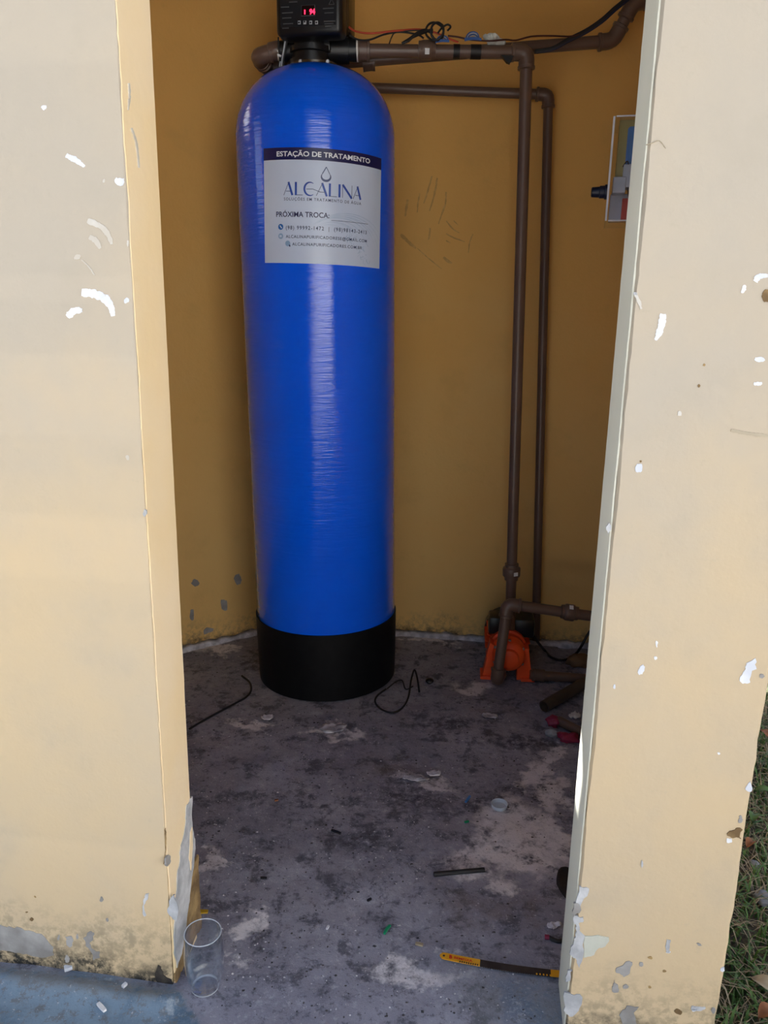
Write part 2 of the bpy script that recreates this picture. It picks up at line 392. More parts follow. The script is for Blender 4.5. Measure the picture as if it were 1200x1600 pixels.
# ------------------------------------------------------------------ setting: floor, ground, walls, roof
FQ = [Vector((-1.2, .42, 0)), Vector((.345, .42, 0)), Vector((.848, 2.5, 0)), Vector((-1.2, 2.62, 0))]
def floor_z(x, y):
    p = Vector((x, y, 0)); z = .0035 * noise.noise(p * 4) + .0025 * noise.noise(p * 14) + .0012 * noise.noise(p * 40)
    d = (p - P0).dot(N)
    z += .010 * math.exp(-((d + .035 + .01 * noise.noise(p * 9)) / .018) ** 2) * (1 if (p - P0).dot(U) < .02 else 0)   # low mortar ridge along the wall foot
    return z
NX, NY = 200, 280; V = []; F = []
for j in range(NY + 1):
    for i in range(NX + 1):
        a = i / NX; b_ = j / NY; p = (FQ[0] * (1 - a) + FQ[1] * a) * (1 - b_) + (FQ[3] * (1 - a) + FQ[2] * a) * b_
        V.append((p.x, p.y, floor_z(p.x, p.y)))
for j in range(NY):
    for i in range(NX): k = j * (NX + 1) + i; F.append((k, k + 1, k + NX + 2, k + NX + 1))
ring = [i for i in range(NX + 1)] + [j * (NX + 1) + NX for j in range(1, NY + 1)] + [NY * (NX + 1) + i for i in range(NX - 1, -1, -1)] + [j * (NX + 1) for j in range(NY - 1, 0, -1)]
k0 = len(V); V += [(V[i][0], V[i][1], -.12) for i in ring]
for q in range(len(ring)): F.append((ring[q], k0 + q, k0 + (q + 1) % len(ring), ring[(q + 1) % len(ring)]))
floor = tag(mk('floor', V, F, 'floor', smooth='all'), kind='structure')
def gz(x, y): q = gr(x, y); q.z = floor_z(q.x, q.y); return q      # a pixel's point on the uneven floor

V = []; F = []; S = 40; n = 60                       # the yard, level and large
for j in range(n + 1):
    for i in range(n + 1):
        x = (i / n * 2 - 1); y = (j / n * 2 - 1); x = math.copysign(abs(x) ** 3, x) * S; y = math.copysign(abs(y) ** 3, y) * S + 1.2
        V.append((x, y, -.055 + .012 * noise.noise(Vector((x, y, 0)) * 3)))
for j in range(n):
    for i in range(n): k = j * (n + 1) + i; F.append((k, k + 1, k + n + 2, k + n + 1))
tag(mk('ground', V, F, 'soil', smooth='all'), kind='structure')

M['paving'] = mat('pale_bounce_paving', (.42, .41, .39), .9, (.52, .51, .48), 3, bump=.4)
tag(MB().box((-1.5, -6.65, -.035), (15, 13.9, .07), None, .01).build('bounce_paving', 'paving'), kind='structure')  # unseen paving added to bounce sunlight into the doorway
M['bouncewall'] = mat('white_bounce_wall', (.72, .72, .70), .9, (.80, .80, .78), 2, bump=.4)  # unseen wall added to reflect sun onto left reveal and interior
yw = Vector((3.2, -4.6, 0)); yt = Vector((.69, .72, 0)).normalized(); yn = Vector((.72, -.69, 0)).normalized()
tag(MB().prism([yw - yt * 5.5 - Z * .1, yw + yt * 5.5 - Z * .1, yw + yt * 5.5 + yn * .15 - Z * .1, yw - yt * 5.5 + yn * .15 - Z * .1], Z * 2.9).prism([yw - yt * 5.55 - yn * .04 + Z * 2.8, yw + yt * 5.55 - yn * .04 + Z * 2.8, yw + yt * 5.55 + yn * .19 + Z * 2.8, yw - yt * 5.55 + yn * .19 + Z * 2.8], Z * .06).build('wall_bounce', 'bouncewall'), kind='structure')
HT = 2.12
def loft(name, ring_fn, m, z0=-.05, z1=HT, nz=150):
    V = []; F = []; k = None
    for j in range(nz + 1):
        z = z0 + (z1 - z0) * j / nz; r = ring_fn(z); k = len(r); V += [Vector((p.x, p.y, z)) for p in r]
    for j in range(nz):
        for i in range(k): F.append((j * k + i, j * k + (i + 1) % k, (j + 1) * k + (i + 1) % k, (j + 1) * k + i))
    F += [tuple(range(k - 1, -1, -1)), tuple(nz * k + i for i in range(k))]
    return tag(mk(name, V, F, m, smooth=True), kind='structure')
def wob(z, seed, amp=.0022): return amp * noise.noise(Vector((seed, z * 9, 0))) + amp * .7 * noise.noise(Vector((seed, z * 38, 3)))
def ring_left(z):
    e1 = wob(z, 1, .0018); e2 = wob(z, 5, .0014); b_ = .0012
    if z < .35: e1 -= .004 * (1 - z / .35)
    return [fs(-.80, 0), fs(-b_ + e1, wob(z, 9, .001)), fs(-abs(e1) * .5, b_), fs(-abs(e2) * .5, .1 - b_), fs(-b_ - abs(e2), .1), fs(-.80, .1)]
def ring_right(z):
    e1 = wob(z, 21); e2 = wob(z, 25); e3 = wob(z, 31, .0022); b_ = .005
    return [fs(.612 + b_ + e1, 0), fs(.825 - b_ + e3, 0), fs(.825 + e3, b_), fs(.835, .1), fs(.616 + b_, .1), fs(.616 + abs(e2), .1 - b_), fs(.614 + abs(e1), b_)]
wall_fl = loft('wall_front_left', ring_left, 'front')
wall_fr = loft('wall_front_right', ring_right, 'front')
# the reveals wear their own coat of paint
def wall_quad(name, pts, m, kind='structure'):
    b = MB(); b.v = [Vector(p) for p in pts]; 
    return b
lint = MB().prism([fs(-.004, 0, 1.98), fs(.62, 0, 1.98), fs(.62, .1, 1.98), fs(-.004, .1, 1.98)], (0, 0, HT - 1.98)).build('wall_front_top', 'front'); tag(lint, kind='structure')
BC = Vector((-.330, 2.483, 0)); BR = Vector((.735, 2.345, 0)); CL = Vector((-.98, 2.028, 0)); FL = Vector((-.98, fs(-.66, .1).y, 0)); FR = fs(.725, .1)
def offset(a, b, d): t = (b - a).normalized(); return Vector((t.y, -t.x, 0)) * d
def straight_wall(name, a, b, th, m, hole=None, z0=-.06, z1=HT, ext=.06):
    # a -> b as seen from inside; outer face th behind it
    t = (b - a).normalized(); o = Vector((-t.y, t.x, 0)) * th
    a2, b2 = a - t * ext, b + t * ext
    if not hole:
        return tag(MB().prism([a + Z * z0, b + Z * z0, b2 + o + Z * z0, a2 + o + Z * z0], Z * (z1 - z0)).build(name, m), kind='structure')
    bm = bmesh.new(); faces = []
    loops = []
    for side in (0, 1):
        A, B = (a, b) if side == 0 else (a2 + o, b2 + o)
        outer = [bm.verts.new(q) for q in (A + Z * z0, B + Z * z0, B + Z * z1, A + Z * z1)]
        inner = [bm.verts.new(a + t * h + Z * z + (o if side else Vector())) for h, z in hole]
        es = []
        for lp in (outer, inner):
            for i in range(len(lp)): es.append(bm.edges.new((lp[i], lp[(i + 1) % len(lp)])))
        bmesh.ops.triangle_fill(bm, edges=es, use_beauty=True, use_dissolve=False); loops.append((outer, inner))
    for q in (0, 1):
        A, B = loops[0][q], loops[1][q]; k = len(A)
        for i in range(k): bm.faces.new((A[i], A[(i + 1) % k], B[(i + 1) % k], B[i]))
    bmesh.ops.recalc_face_normals(bm, faces=bm.faces)
    me = bpy.data.meshes.new(name); bm.to_mesh(me); bm.free()
    return tag(fin(name, me, m), kind='structure')
# opening added in the left back wall: high, out of the picture behind the left jamb; shaped to throw the sun sliver on the right reveal
ct = (BC - CL).normalized(); cn = Vector((-ct.y, ct.x, 0))
def sun_gap_pt(p):                                      # a point the sun reaches -> (along wall, height) of the opening
    k = ((CL - p).dot(cn)) / SUN.dot(cn); q = p + SUN * k; return ((q - CL).dot(ct), q.z)
RP = fs(.614, .07)
tip = [sun_gap_pt(hit(x, y, RP, U)) for x, y in ((915, 1060), (920, 1120), (921, 1165), (914, 1215), (906, 1272))]
zt, zb = tip[0][1], tip[-1][1]
hole = [(h, z) for h, z in tip] + [(tip[-1][0] + .03, zb - .03), (.33, zb - .03), (.33, zt + .03), (tip[0][0] + .02, zt + .03)]
FLH = (CL - FL).length
wall_lb = straight_wall('wall_left_back', CL, BC, .10, 'inner', hole=hole)
wall_b = straight_wall('wall_back', BC, BR, .10, 'inner')
wall_r = straight_wall('wall_right', BR, FR, .09, 'inner', ext=.0)
wall_l = straight_wall('wall_left', FL, CL, .10, 'inner', hole=[(FLH - .20, 1.34), (FLH - .035, 1.34), (FLH - .035, 1.66), (FLH - .20, 1.66)])  # opening added to give the tank its left highlight
cc = MB().prism([Vector((-1.2, .98, HT)), Vector((.60, .74, HT)), Vector((.96, 2.55, HT)), Vector((-1.2, 2.72, HT))], (0, 0, .10)).build('ceiling', 'slab'); tag(cc, kind='structure')

# paint coats on the inner face of the front wall pieces and on the reveals are thin skins of plaster
def skin(name, pts, nrm, th, m, parent):
    return MB().prism([Vector(p) + nrm * 0 for p in pts], nrm * th).build(name, m, parent)
skin('inner_coat', [fs(-.70, .1, -.02), fs(-.006, .1, -.02), fs(-.006, .1, HT), fs(-.70, .1, HT)], N, .0025, 'inner', wall_fl)
skin('inner_coat', [fs(.622, .1, -.02), fs(.73, .1, -.02), fs(.73, .1, HT), fs(.622, .1, HT)], N, .0025, 'inner', wall_fr)
def strip_skin(name, s0, t0, t1, nrm, m, parent, seed):     # coat with a wavy edge along the corner
    V = []; F = []; nz = 160
    for j in range(nz + 1):
        z = -.02 + HT * j / nz
        a = t0 + .0025 * noise.noise(Vector((seed, z * 14, 0))) + .0018 * noise.noise(Vector((seed, z * 60, 0)))
        off = .0010 + abs(wob(z, seed + 1, .0006))
        for t, d in ((a, -.001), (a, off), (t1, off), (t1, -.001)): V.append(fs(s0, t, z) + nrm * d)
    for j in range(nz):
        for i in range(4): F.append((4 * j + i, 4 * j + (i + 1) % 4, 4 * j + 4 + (i + 1) % 4, 4 * j + 4 + i))
    F += [(0, 1, 2, 3), tuple(4 * nz + i for i in range(4))]
    return mk(name, V, F, m, parent, smooth=True)
strip_skin('reveal_coat', .0002, .0030, .0965, U, 'revealwarm', wall_fl, 40)
strip_skin('reveal_coat', .6135, .006, .0965, -U, 'reveal', wall_fr, 60)

# flakes and smears: (pixel outline) -> irregular thin patch on the wall plane
def flake(outl, m, wall, plane=(None, None), amp=.004, name='paint_flake', it=2, th=.0009, lift=0.):
    p, nrm = plane
    if p is None: p, nrm = P0, -N
    pts = [hit(x, y, p, nrm) + nrm * lift for x, y in outl]
    pts = rough_outline(pts, amp, it)
    pts = [q - nrm * ((q - p).dot(nrm) - lift) for q in pts]
    b = MB().prism([q - nrm * .002 for q in pts], nrm * (.002 + th))
    return b.build(name, m, wall)
def dab(x, y, rx, ry, ang, m, wall, **k):
    a = math.radians(ang); n = 8; o = []
    for i in range(n):
        t = 2 * math.pi * i / n; r = random.uniform(.7, 1.15); u, v = rx * math.cos(t) * r, ry * math.sin(t) * r
        o.append((x + u * math.cos(a) - v * math.sin(a), y + u * math.sin(a) + v * math.cos(a)))
    return flake(o, m, wall, amp=.002, it=1, **k)
def smear(pts, w, m, wall, name='paint_smear', **k):    # tapered brush stroke
    P = crom([Vector((x, y, 0)) for x, y in pts], 5); L = len(P); a = []; b = []
    for i, p in enumerate(P):
        d = (P[min(i + 1, L - 1)] - P[max(i - 1, 0)]).normalized(); q = Vector((-d.y, d.x, 0)); f = w * (.35 + .65 * math.sin(math.pi * min(1, .25 + .75 * i / L))) * random.uniform(.75, 1.1)
        a.append(p + q * f); b.append(p - q * f)
    return flake([(p.x, p.y) for p in a + b[::-1]], m, wall, amp=.0008, it=1, name=name, **k)
wl, wr = wall_fl, wall_fr
RL = (fs(.0018, .05), U)                               # left reveal plane
# left pier, white filler dabs
dab(69, 168, 5, 5, 0, 'primer', wl); smear([(104, 243), (118, 250), (132, 260)], 5, 'primer', wl); dab(187, 283, 8, 7, 10, 'primer', wl)
smear([(137, 345), (158, 354), (170, 368), (175, 382)], 5, 'faint', wl); smear([(140, 370), (150, 376), (157, 388)], 5, 'faint', wl)
dab(121, 402, 6, 5, 0, 'faint', wl); smear([(128, 406), (140, 418), (148, 430)], 1.2, 'faint', wl)
smear([(128, 457), (146, 459), (163, 466), (173, 478), (177, 494)], 7, 'primer', wl); smear([(106, 495), (116, 486), (129, 485)], 6, 'primer', wl); dab(198, 469, 4, 5, 20, 'primer', wl)
dab(200, 380, 2, 5, 0, 'faint', wl); dab(163, 283, 2, 3, 0, 'faint', wl)
smear([(201, 130), (202, 150), (200, 172)], 1.4, 'faint', wl, plane=RL); smear([(205, 200), (213, 225), (217, 262)], 1.5, 'faint', wl, plane=RL)
dab(226, 801, 3, 6, 0, 'bluegrey', wl); dab(200, 715, 3, 5, 0, 'faint', wl); dab(165, 462, 1, 1, 0, 'faint', wl)
# left pier, bare cement near the foot
flake([(-4, 1443), (14, 1447), (28, 1448), (52, 1455), (72, 1466), (84, 1480), (85, 1492), (60, 1495), (30, 1488), (-4, 1486)], 'bare', wl, amp=.004)
flake([(102, 1463), (112, 1462), (113, 1476), (109, 1480), (104, 1472)], 'bare', wl, amp=.003)
flake([(140, 1455), (147, 1457), (146, 1466), (140, 1474), (150, 1486), (156, 1487), (156, 1496), (146, 1500), (144, 1489), (134, 1475), (130, 1466)], 'bare', wl, amp=.003)
flake([(228, 1396), (233, 1395), (231, 1405), (225, 1414), (229, 1430), (226, 1432), (223, 1418), (224, 1408)], 'bluegrey', wl, amp=.002)
dab(92, 1464, 2, 5, 10, 'bare', wl); dab(121, 1463, 2, 5, 0, 'bare', wl); dab(159, 1405, 3, 4, 0, 'bare', wl); dab(105, 1498, 4, 6, 0, 'bare', wl); dab(168, 1437, 2, 3, 0, 'bare', wl)
dab(50, 1436, 3, 3, 0, 'rotbrown', wl); dab(42, 1425, 2, 1, 0, 'rotbrown', wl); dab(55, 1401, 2, 1, 30, 'rotbrown', wl)
flake([(247, 1507), (252, 1510), (257, 1524), (268, 1531), (272, 1541), (262, 1543), (250, 1540), (243, 1528)], 'holedark', wl, amp=.004, name='dark_hole_patch')  # dark inside of the corner hole painted as a flat patch
dab(262, 1345, 4, 9, 5, 'bare', wl, plane=RL)
flake([(267, 1402), (273, 1398), (277, 1412), (276, 1440), (270, 1435), (262, 1425)], 'bluegrey', wl, amp=.003)
flake([(291, 1260), (300, 1244), (302, 1300), (303, 1345), (300, 1400), (292, 1440), (284, 1490), (276, 1520), (272, 1450), (275, 1400), (281, 1345), (288, 1300)], 'bluegrey', wl, plane=RL, amp=.006, it=3, name='bare_reveal_patch')
flake([(303, 1350), (309, 1335), (312, 1400), (314, 1450), (300, 1475), (284, 1515), (275, 1537), (273, 1528), (280, 1500), (290, 1455), (296, 1405)], 'rotbrown', wl, plane=RL, amp=.006, it=3, th=.0014, name='crumbled_edge')
flake([(296, 1300), (299, 1292), (299, 1330), (297, 1360), (294, 1340)], 'revealwarm', wl, plane=RL, amp=.003, th=.002)
smear([(258, 1295), (259, 1325), (256, 1350)], .5, 'rotbrown', wl, name='hairline_crack')
# right pier
smear([(1036, 490), (1034, 505), (1030, 520), (1024, 531)], 6, 'primer', wr); smear([(992, 458), (997, 468), (1002, 483)], 3, 'faint', wr); dab(993, 459, 3, 3, 0, 'primer', wr)
smear([(1180, 440), (1186, 432), (1200, 431)], 5, 'primer', wr); dab(1162, 452, 4, 7, 20, 'primer', wr); flake([(1196, 452), (1204, 448), (1204, 475), (1194, 472), (1190, 462)], 'rotbrown', wr)
dab(1186, 562, 9, 4, 5, 'primer', wr); dab(1184, 600, 8, 4, 0, 'primer', wr); dab(998, 731, 5, 9, 10, 'primer', wr); dab(1062, 646, 4, 4, 0, 'faint', wr); dab(1001, 721, 1.5, 2, 0, 'rotbrown', wr)
dab(951, 825, 4, 8, 5, 'bluegrey', wr); dab(1092, 603, 2, 3, 0, 'rotbrown', wr); dab(1100, 570, 2, 2, 0, 'rotbrown', wr)
flake([(1166, 1036), (1180, 1028), (1182, 1045), (1172, 1066), (1160, 1068), (1161, 1050)], 'primer', wr, amp=.004); dab(1190, 1056, 4, 4, 0, 'bare', wr)
dab(1002, 1046, 5, 8, 20, 'primer', wr); dab(1026, 1006, 2, 6, 0, 'primer', wr); dab(1024, 1028, 3, 3, 0, 'primer', wr); dab(1123, 1177, 3, 2, 0, 'primer', wr); dab(960, 1072, 2, 4, 0, 'primer', wr)
flake([(1140, 1298), (1152, 1293), (1160, 1296), (1158, 1310), (1145, 1309), (1136, 1305)], 'rotbrown', wr, amp=.003, th=.0012, name='chipped_hollow'); dab(1139, 1313, 5, 4, 0, 'primer', wr); dab(1170, 1230, 5, 9, 15, 'primer', wr); dab(1157, 1280, 4, 7, 0, 'bare', wr)
flake([(905, 1385), (917, 1386), (917, 1400), (907, 1418), (899, 1412)], 'bluegrey', wr, amp=.003)
flake([(896, 1411), (905, 1412), (905, 1426), (896, 1432), (894, 1424)], 'bare', wr, amp=.003, th=.0016)
flake([(897, 1430), (911, 1432), (911, 1440), (904, 1442), (914, 1462), (912, 1490), (905, 1512), (900, 1498), (890, 1490), (897, 1470), (901, 1455), (897, 1442)], 'bluegrey', wr, amp=.003)
flake([(914, 1462), (951, 1464), (946, 1478), (930, 1487), (912, 1496)], 'greenwhite', wr, amp=.003)
flake([(887, 1516), (894, 1516), (891, 1532), (884, 1534)], 'bluegrey', wr, amp=.003); flake([(882, 1550), (906, 1553), (905, 1575), (890, 1588), (881, 1578)], 'bluegrey', wr, amp=.005)
flake([(963, 1512), (978, 1502), (988, 1503), (984, 1520), (974, 1526), (965, 1520)], 'bare', wr, amp=.003)
flake([(956, 1542), (960, 1530), (966, 1540), (966, 1550), (958, 1550)], 'bare', wr, amp=.003); dab(977, 1541, 5, 4, 0, 'bare', wr); dab(1002, 1506, 4, 4, 0, 'bare', wr)
flake([(971, 1580), (979, 1571), (998, 1573), (990, 1582), (992, 1604), (974, 1604)], 'bare', wr, amp=.004)
smear([(1045, 1468), (1043, 1480), (1044, 1488)], 3.5, 'bluegrey', wr); dab(1044, 1487, 4, 2, 0, 'primer', wr); smear([(1080, 1574), (1092, 1576), (1102, 1574)], 3.5, 'bluegrey', wr); dab(1085, 1577, 5, 3, 0, 'primer', wr); dab(1003, 1350, 2, 6, 0, 'bluegrey', wr); dab(1092, 1475, 4, 2, 20, 'bare', wr)
dab(1038, 1517, 3, 2, 0, 'rotbrown', wr); dab(1016, 1496, 4, 2, 10, 'rotbrown', wr); dab(1015, 1542, 3, 2, 30, 'rotbrown', wr); dab(1059, 1580, 7, 5, 20, 'rotbrown', wr)
dab(1115, 1578, 4, 5, 0, 'bare', wr); dab(1129, 1515, 4, 4, 0, 'primer', wr)
smear([(1142, 672), (1160, 676), (1190, 680), (1204, 680)], 3, 'crackfill', wr, name='filled_crack'); smear([(1010, 226), (1018, 224), (1030, 220), (1040, 232)], .7, 'hairline', wr, name='hairline_crack')
# inside walls: finger smears, flaked spots
BWP = (BC, Vector((-(BR - BC).normalized().y, (BR - BC).normalized().x, 0)) * -1)
LBP = (BC, -cn)
for st, w_ in (([(637, 312), (635, 325), (633, 338)], 2.6), ([(656, 302), (653, 318), (652, 332)], 1.5), ([(675, 275), (668, 300), (662, 318)], 1.8), ([(683, 278), (679, 303), (671, 330)], 2.), ([(697, 300), (696, 318), (690, 335), (685, 350)], 1.8),
               ([(672, 356), (671, 368), (669, 375)], 2.), ([(697, 345), (708, 358), (718, 364)], 1.5), ([(697, 365), (708, 371), (726, 378)], 1.5), ([(697, 376), (704, 380)], 1.4), ([(709, 345), (716, 352)], 1.), ([(739, 366), (734, 378), (732, 395)], 1.4),
               ([(626, 366), (638, 378), (650, 388)], 3.5), ([(652, 388), (670, 404), (690, 420)], 1.2), ([(693, 402), (700, 408), (706, 411)], 3.)):
    smear(st, w_ * .8, 'scuff', wall_b, plane=BWP, name='finger_smear')
dab(305, 911, 6, 7, 0, 'bare', wall_lb, plane=LBP); dab(372, 905, 7, 9, 10, 'bare', wall_lb, plane=LBP); dab(350, 945, 6, 10, 0, 'bare', wall_lb, plane=LBP); dab(325, 985, 10, 5, -20, 'bare', wall_lb, plane=LBP); dab(300, 960, 4, 10, 0, 'bare', wall_lb, plane=LBP)

# rough mortar fillet where the inside walls meet the floor
def fillet(a, b, nrm, parent, seed):
    L = (b - a).length; n = int(L / .012); V = []; F = []
    for i in range(n + 1):
        p = a.lerp(b, i / n); k = .5 + .5 * noise.noise(Vector((seed, i * .21, 0))); w_ = .012 + .022 * k + .006 * random.random(); h = .006 + .016 * k + .004 * random.random()
        q = p + nrm * w_; V += [p + Z * -.02, p + Z * h, p + nrm * w_ * .5 + Z * (h * .65), q + Z * -.02]
    for i in range(n):
        for c in range(3): F.append((4 * i + c, 4 * i + c + 1, 4 * i + 5 + c, 4 * i + 4 + c))
    return mk('mortar_fillet', V, F, 'mortar', parent, smooth='all')
fillet(CL, BC, -cn, wall_lb, 3); fillet(BC, BR, BWP[1], wall_b, 8)

# ------------------------------------------------------------------ water tank
R_T = .203
tank = empty('water_tank', (-.162, 2.140, .002), (0, -math.radians(1.15), 0))
tag(tank, 'tall blue pressure tank with white sticker standing on a black boot', 'tank')
prof = [(.04, R_T - .012), (.06, R_T), (1.475, R_T)]
for i in range(1, 25):
    t = math.pi / 2 * i / 24; r = max(.062, R_T * math.cos(t) ** .74); z = 1.475 + .168 * math.sin(t) ** 1.04
    prof.append((z, r))
    if r <= .0621: break
top_z = prof[-1][0]; prof += [(top_z + .004, .062), (top_z + .006, .058)]
MB().lathe((0, 0, 0), (0, 0, 1), prof, 128).build('tank_body', 'tank', tank, True, True)
MB().lathe((0, 0, 0), (0, 0, 1), [(0, .196), (.004, .2025), (.08, .2045), (.196, .2065), (.200, .2065), (.201, .2035), (.15, .2032)], 128, caps=True).build('tank_boot', 'boot', tank, True, True)
MB().lathe((0, 0, top_z - .002), (0, 0, 1), [(0, .064), (.004, .066), (.008, .066), (.010, .060)], 48).build('neck_ring', 'sideshell', tank, True, True)

# sticker wrapped round the tank: flat coordinates (a to the right, b up, metres) -> the cylinder
TO_CAM = math.atan2(CAM_P.x - tank.location.x, -(CAM_P.y - tank.location.y))   # bearing of the camera seen from the tank
ST_W, ST_H = .312, .257; ST_ANG = math.radians(6.0); ST_Z = 1.290; TILT = math.radians(-2.2)
def stick(a, b, lift):
    a2 = a * math.cos(TILT) - b * math.sin(TILT); b2 = a * math.sin(TILT) + b * math.cos(TILT)
    th = TO_CAM + ST_ANG + a2 / R_T; r = R_T + lift
    return Vector((r * math.sin(th), -r * math.cos(th), ST_Z + b2))
def stick_sheet(name, a0, a1, b0, b1, lift, m, parent, th=.0006):
    na = max(2, int((a1 - a0) / .006)); V = []; F = []
    for j, b in enumerate((b0, b1)):
        for i in range(na + 1): V.append(stick(a0 + (a1 - a0) * i / na, b, lift))
    for j, b in enumerate((b0, b1)):
        for i in range(na + 1): V.append(stick(a0 + (a1 - a0) * i / na, b, lift - th))
    q = na + 1
    for i in range(na):
        F += [(i, i + 1, q + i + 1, q + i), (2 * q + i, 3 * q + i, 3 * q + i + 1, 2 * q + i + 1), (i, 2 * q + i, 2 * q + i + 1, i + 1), (q + i, q + i + 1, 3 * q + i + 1, 3 * q + i)]
    F += [(0, q, 3 * q, 2 * q), (na, 2 * q + na, 3 * q + na, q + na)]
    return mk(name, V, F, m, parent, True, True)
sticker = stick_sheet('sticker', -ST_W / 2, ST_W / 2, -ST_H / 2, ST_H / 2, .0009, 'sticker', tank)
tag(sticker, 'white printed sticker on the blue tank')
def fb(f): return ST_H / 2 - f * ST_H                       # fraction from the top edge -> b
stick_sheet('title_bar', -ST_W / 2, ST_W / 2, fb(.103), ST_H / 2, .0012, 'navy', sticker, .0003)
def fill2d(name, polys, lift, m, parent):                   # convex-ish outlines in sticker coordinates
    V = []; F = []
    for p in polys:
        k = len(V); V += [stick(a, b, lift) for a, b in p]; F.append(tuple(range(k, k + len(p))))
    me = bpy.data.meshes.new(name); me.from_pydata([tuple(v) for v in V], [], F); me.update()
    return fin(name, me, m, parent, local=True)
def lettering(s, a0, a1, f_top, f_bot, m, bold=0., spacing=1., lift=.0015):
    V, F = text_mesh(s, bold, spacing); h = (f_bot - f_top) * ST_H; b0 = fb(f_bot)
    me = bpy.data.meshes.new('lettering'); me.from_pydata([tuple(stick(a0 + v.x * (a1 - a0), b0 + v.y * h, lift)) for v in V], [], F); me.update()
    return fin('lettering', me, m, sticker, local=True)
DG = lambda d: (math.radians(d) - ST_ANG) * R_T             # bearing on the tank -> a
lettering('ESTAÇÃO DE TRATAMENTO', DG(-27.5), DG(38.2), .031, .074, 'stkwhite', .022, lift=.0017)
lettering('SOLUÇÕES EM TRATAMENTO DE ÁGUA', DG(-22.2), DG(31.4), .424, .450, 'smalltext', .008, 1.25)
lettering('PRÓXIMA TROCA:', DG(-28), DG(8.6), .545, .592, 'navy', .014)
lettering('(98) 99992-1472  |  (98)98143-2413', DG(-20.8), DG(36.5), .668, .702, 'smalltext', .014, 1.3)
lettering('ALCALINAPURIFICADORESE@GMAIL.COM', DG(-20.8), DG(36.8), .750, .777, 'smalltext', .014, 1.15)
lettering('ALCALINAPURIFICADORES.COM.BR', DG(-16.2), DG(32.8), .816, .843, 'smalltext', .014, 1.15)
stick_sheet('rule_line', DG(10), DG(37.5), fb(.612), fb(.6085), .0014, 'smalltext', sticker, .0002)
# wordmark in contrast strokes
def seg(p, q, w):
    p = Vector((*p, 0)); q = Vector((*q, 0)); d = (q - p).normalized(); o = Vector((-d.y, d.x, 0)) * w / 2
    k = max(1, int((q - p).length / .01)); L = [p.lerp(q, i / k) for i in range(k + 1)]
    return [((L[i] + o)[:2], (L[i + 1] + o)[:2], (L[i + 1] - o)[:2], (L[i] - o)[:2]) for i in range(k)]
def arcs(c, rx, ry, t0, t1, w0, w1, n=18):
    o = []
    for i in range(n):
        q = []
        for j, sgn in ((i, 1), (i + 1, 1), (i + 1, -1), (i, -1)):
            t = math.radians(t0 + (t1 - t0) * j / n); w_ = w0 + (w1 - w0) * math.sin(math.pi * j / n)
            q.append((c[0] + (rx + sgn * w_ / 2) * math.cos(t), c[1] + (ry + sgn * w_ / 2) * math.sin(t)))
        o.append(tuple(q))
    return o
LA, LB = DG(-22.3), DG(31.3); LT, LO = fb(.292), fb(.405); LH = LT - LO; W = LB - LA
TK, TN = .0062, .0016
thick = []; thin = []
TK, TN = .0050, .0013
for x0, x1 in ((0, .123), (.411, .552), (.883, 1.)):                      # A, A, A
    x = LA + x0 * W; w_ = (x1 - x0) * W
    thin += seg((x, LO), (x + w_ * .55, LT), TN) + seg((x + w_ * .25, LO + LH * .3), (x + w_ * .78, LO + LH * .3), TN); thick += seg((x + w_ * .50, LT), (x + w_ * .92, LO), TK)
for x0, x1 in ((.144, .245), (.564, .669)):                               # L, L
    x = LA + x0 * W + TK / 2; thick += seg((x, LT), (x, LO), TK); thin += seg((x, LO + TN / 2), (LA + x1 * W, LO + TN / 2), TN)
xc = LA + .335 * W; cc2 = (xc, LO + LH * .5)                               # C with its swash into the second A
thick += arcs(cc2, .0135, LH * .5, 55, 305, .0011, .0046)
thin += seg((xc - .009, LO + LH * .48), (xc + .006, LO + LH * .50), TN) + seg((xc + .006, LO + LH * .50), (xc + .024, LO + LH * .30), TN)
x = LA + .700 * W; thick += seg((x, LT), (x, LO), TK)                      # I
x = LA + .740 * W; w_ = .125 * W                                          # N
thin += seg((x, LO), (x, LT), TN) + seg((x + w_, LO), (x + w_, LT), TN); thick += seg((x, LT), (x + w_, LO), TK)
fill2d('wordmark_strokes', thick, .0015, 'logo', sticker); fill2d('wordmark_hairlines', thin, .0016, 'logothin', sticker)['kind'] = 'stuff'
dc = DG(6.0); dt, db_ = fb(.155), fb(.275); dh = dt - db_
drop = arcs((dc, db_ + dh * .32), .0108, dh * .30, -215, 35, .0012, .0052, 24) + seg((dc - .0088, db_ + dh * .50), (dc + .0005, dt), .0022) + seg((dc + .0088, db_ + dh * .50), (dc + .0005, dt), .0016)
fill2d('water_drop_mark', drop, .0015, 'logothin', sticker)
def disc(c, r, n=16): return [tuple((c[0] + r * math.cos(2 * math.pi * i / n), c[1] + r * math.sin(2 * math.pi * i / n)) for i in range(n))]
c1 = (DG(-24.6), fb(.680)); fill2d('phone_icon', disc(c1, .0068), .0014, 'icon', sticker); fill2d('phone_handset', seg((c1[0] - .002, c1[1] + .003), (c1[0] + .003, c1[1] - .003), .0022), .0017, 'stkwhite', sticker)
c1 = (DG(-24.6), fb(.762)); fill2d('mail_icon', disc(c1, .0066), .0014, 'iconpale', sticker); fill2d('mail_envelope', seg((c1[0] - .003, c1[1]), (c1[0] + .003, c1[1]), .0045), .0017, 'sticker', sticker)
c1 = (DG(-19.4), fb(.826)); fill2d('globe_icon', disc(c1, .0066), .0014, 'iconpale', sticker); fill2d('globe_cursor', seg((c1[0] + .004, c1[1] - .003), (c1[0] + .006, c1[1] - .007), .003), .0017, 'navy', sticker)
spl = []
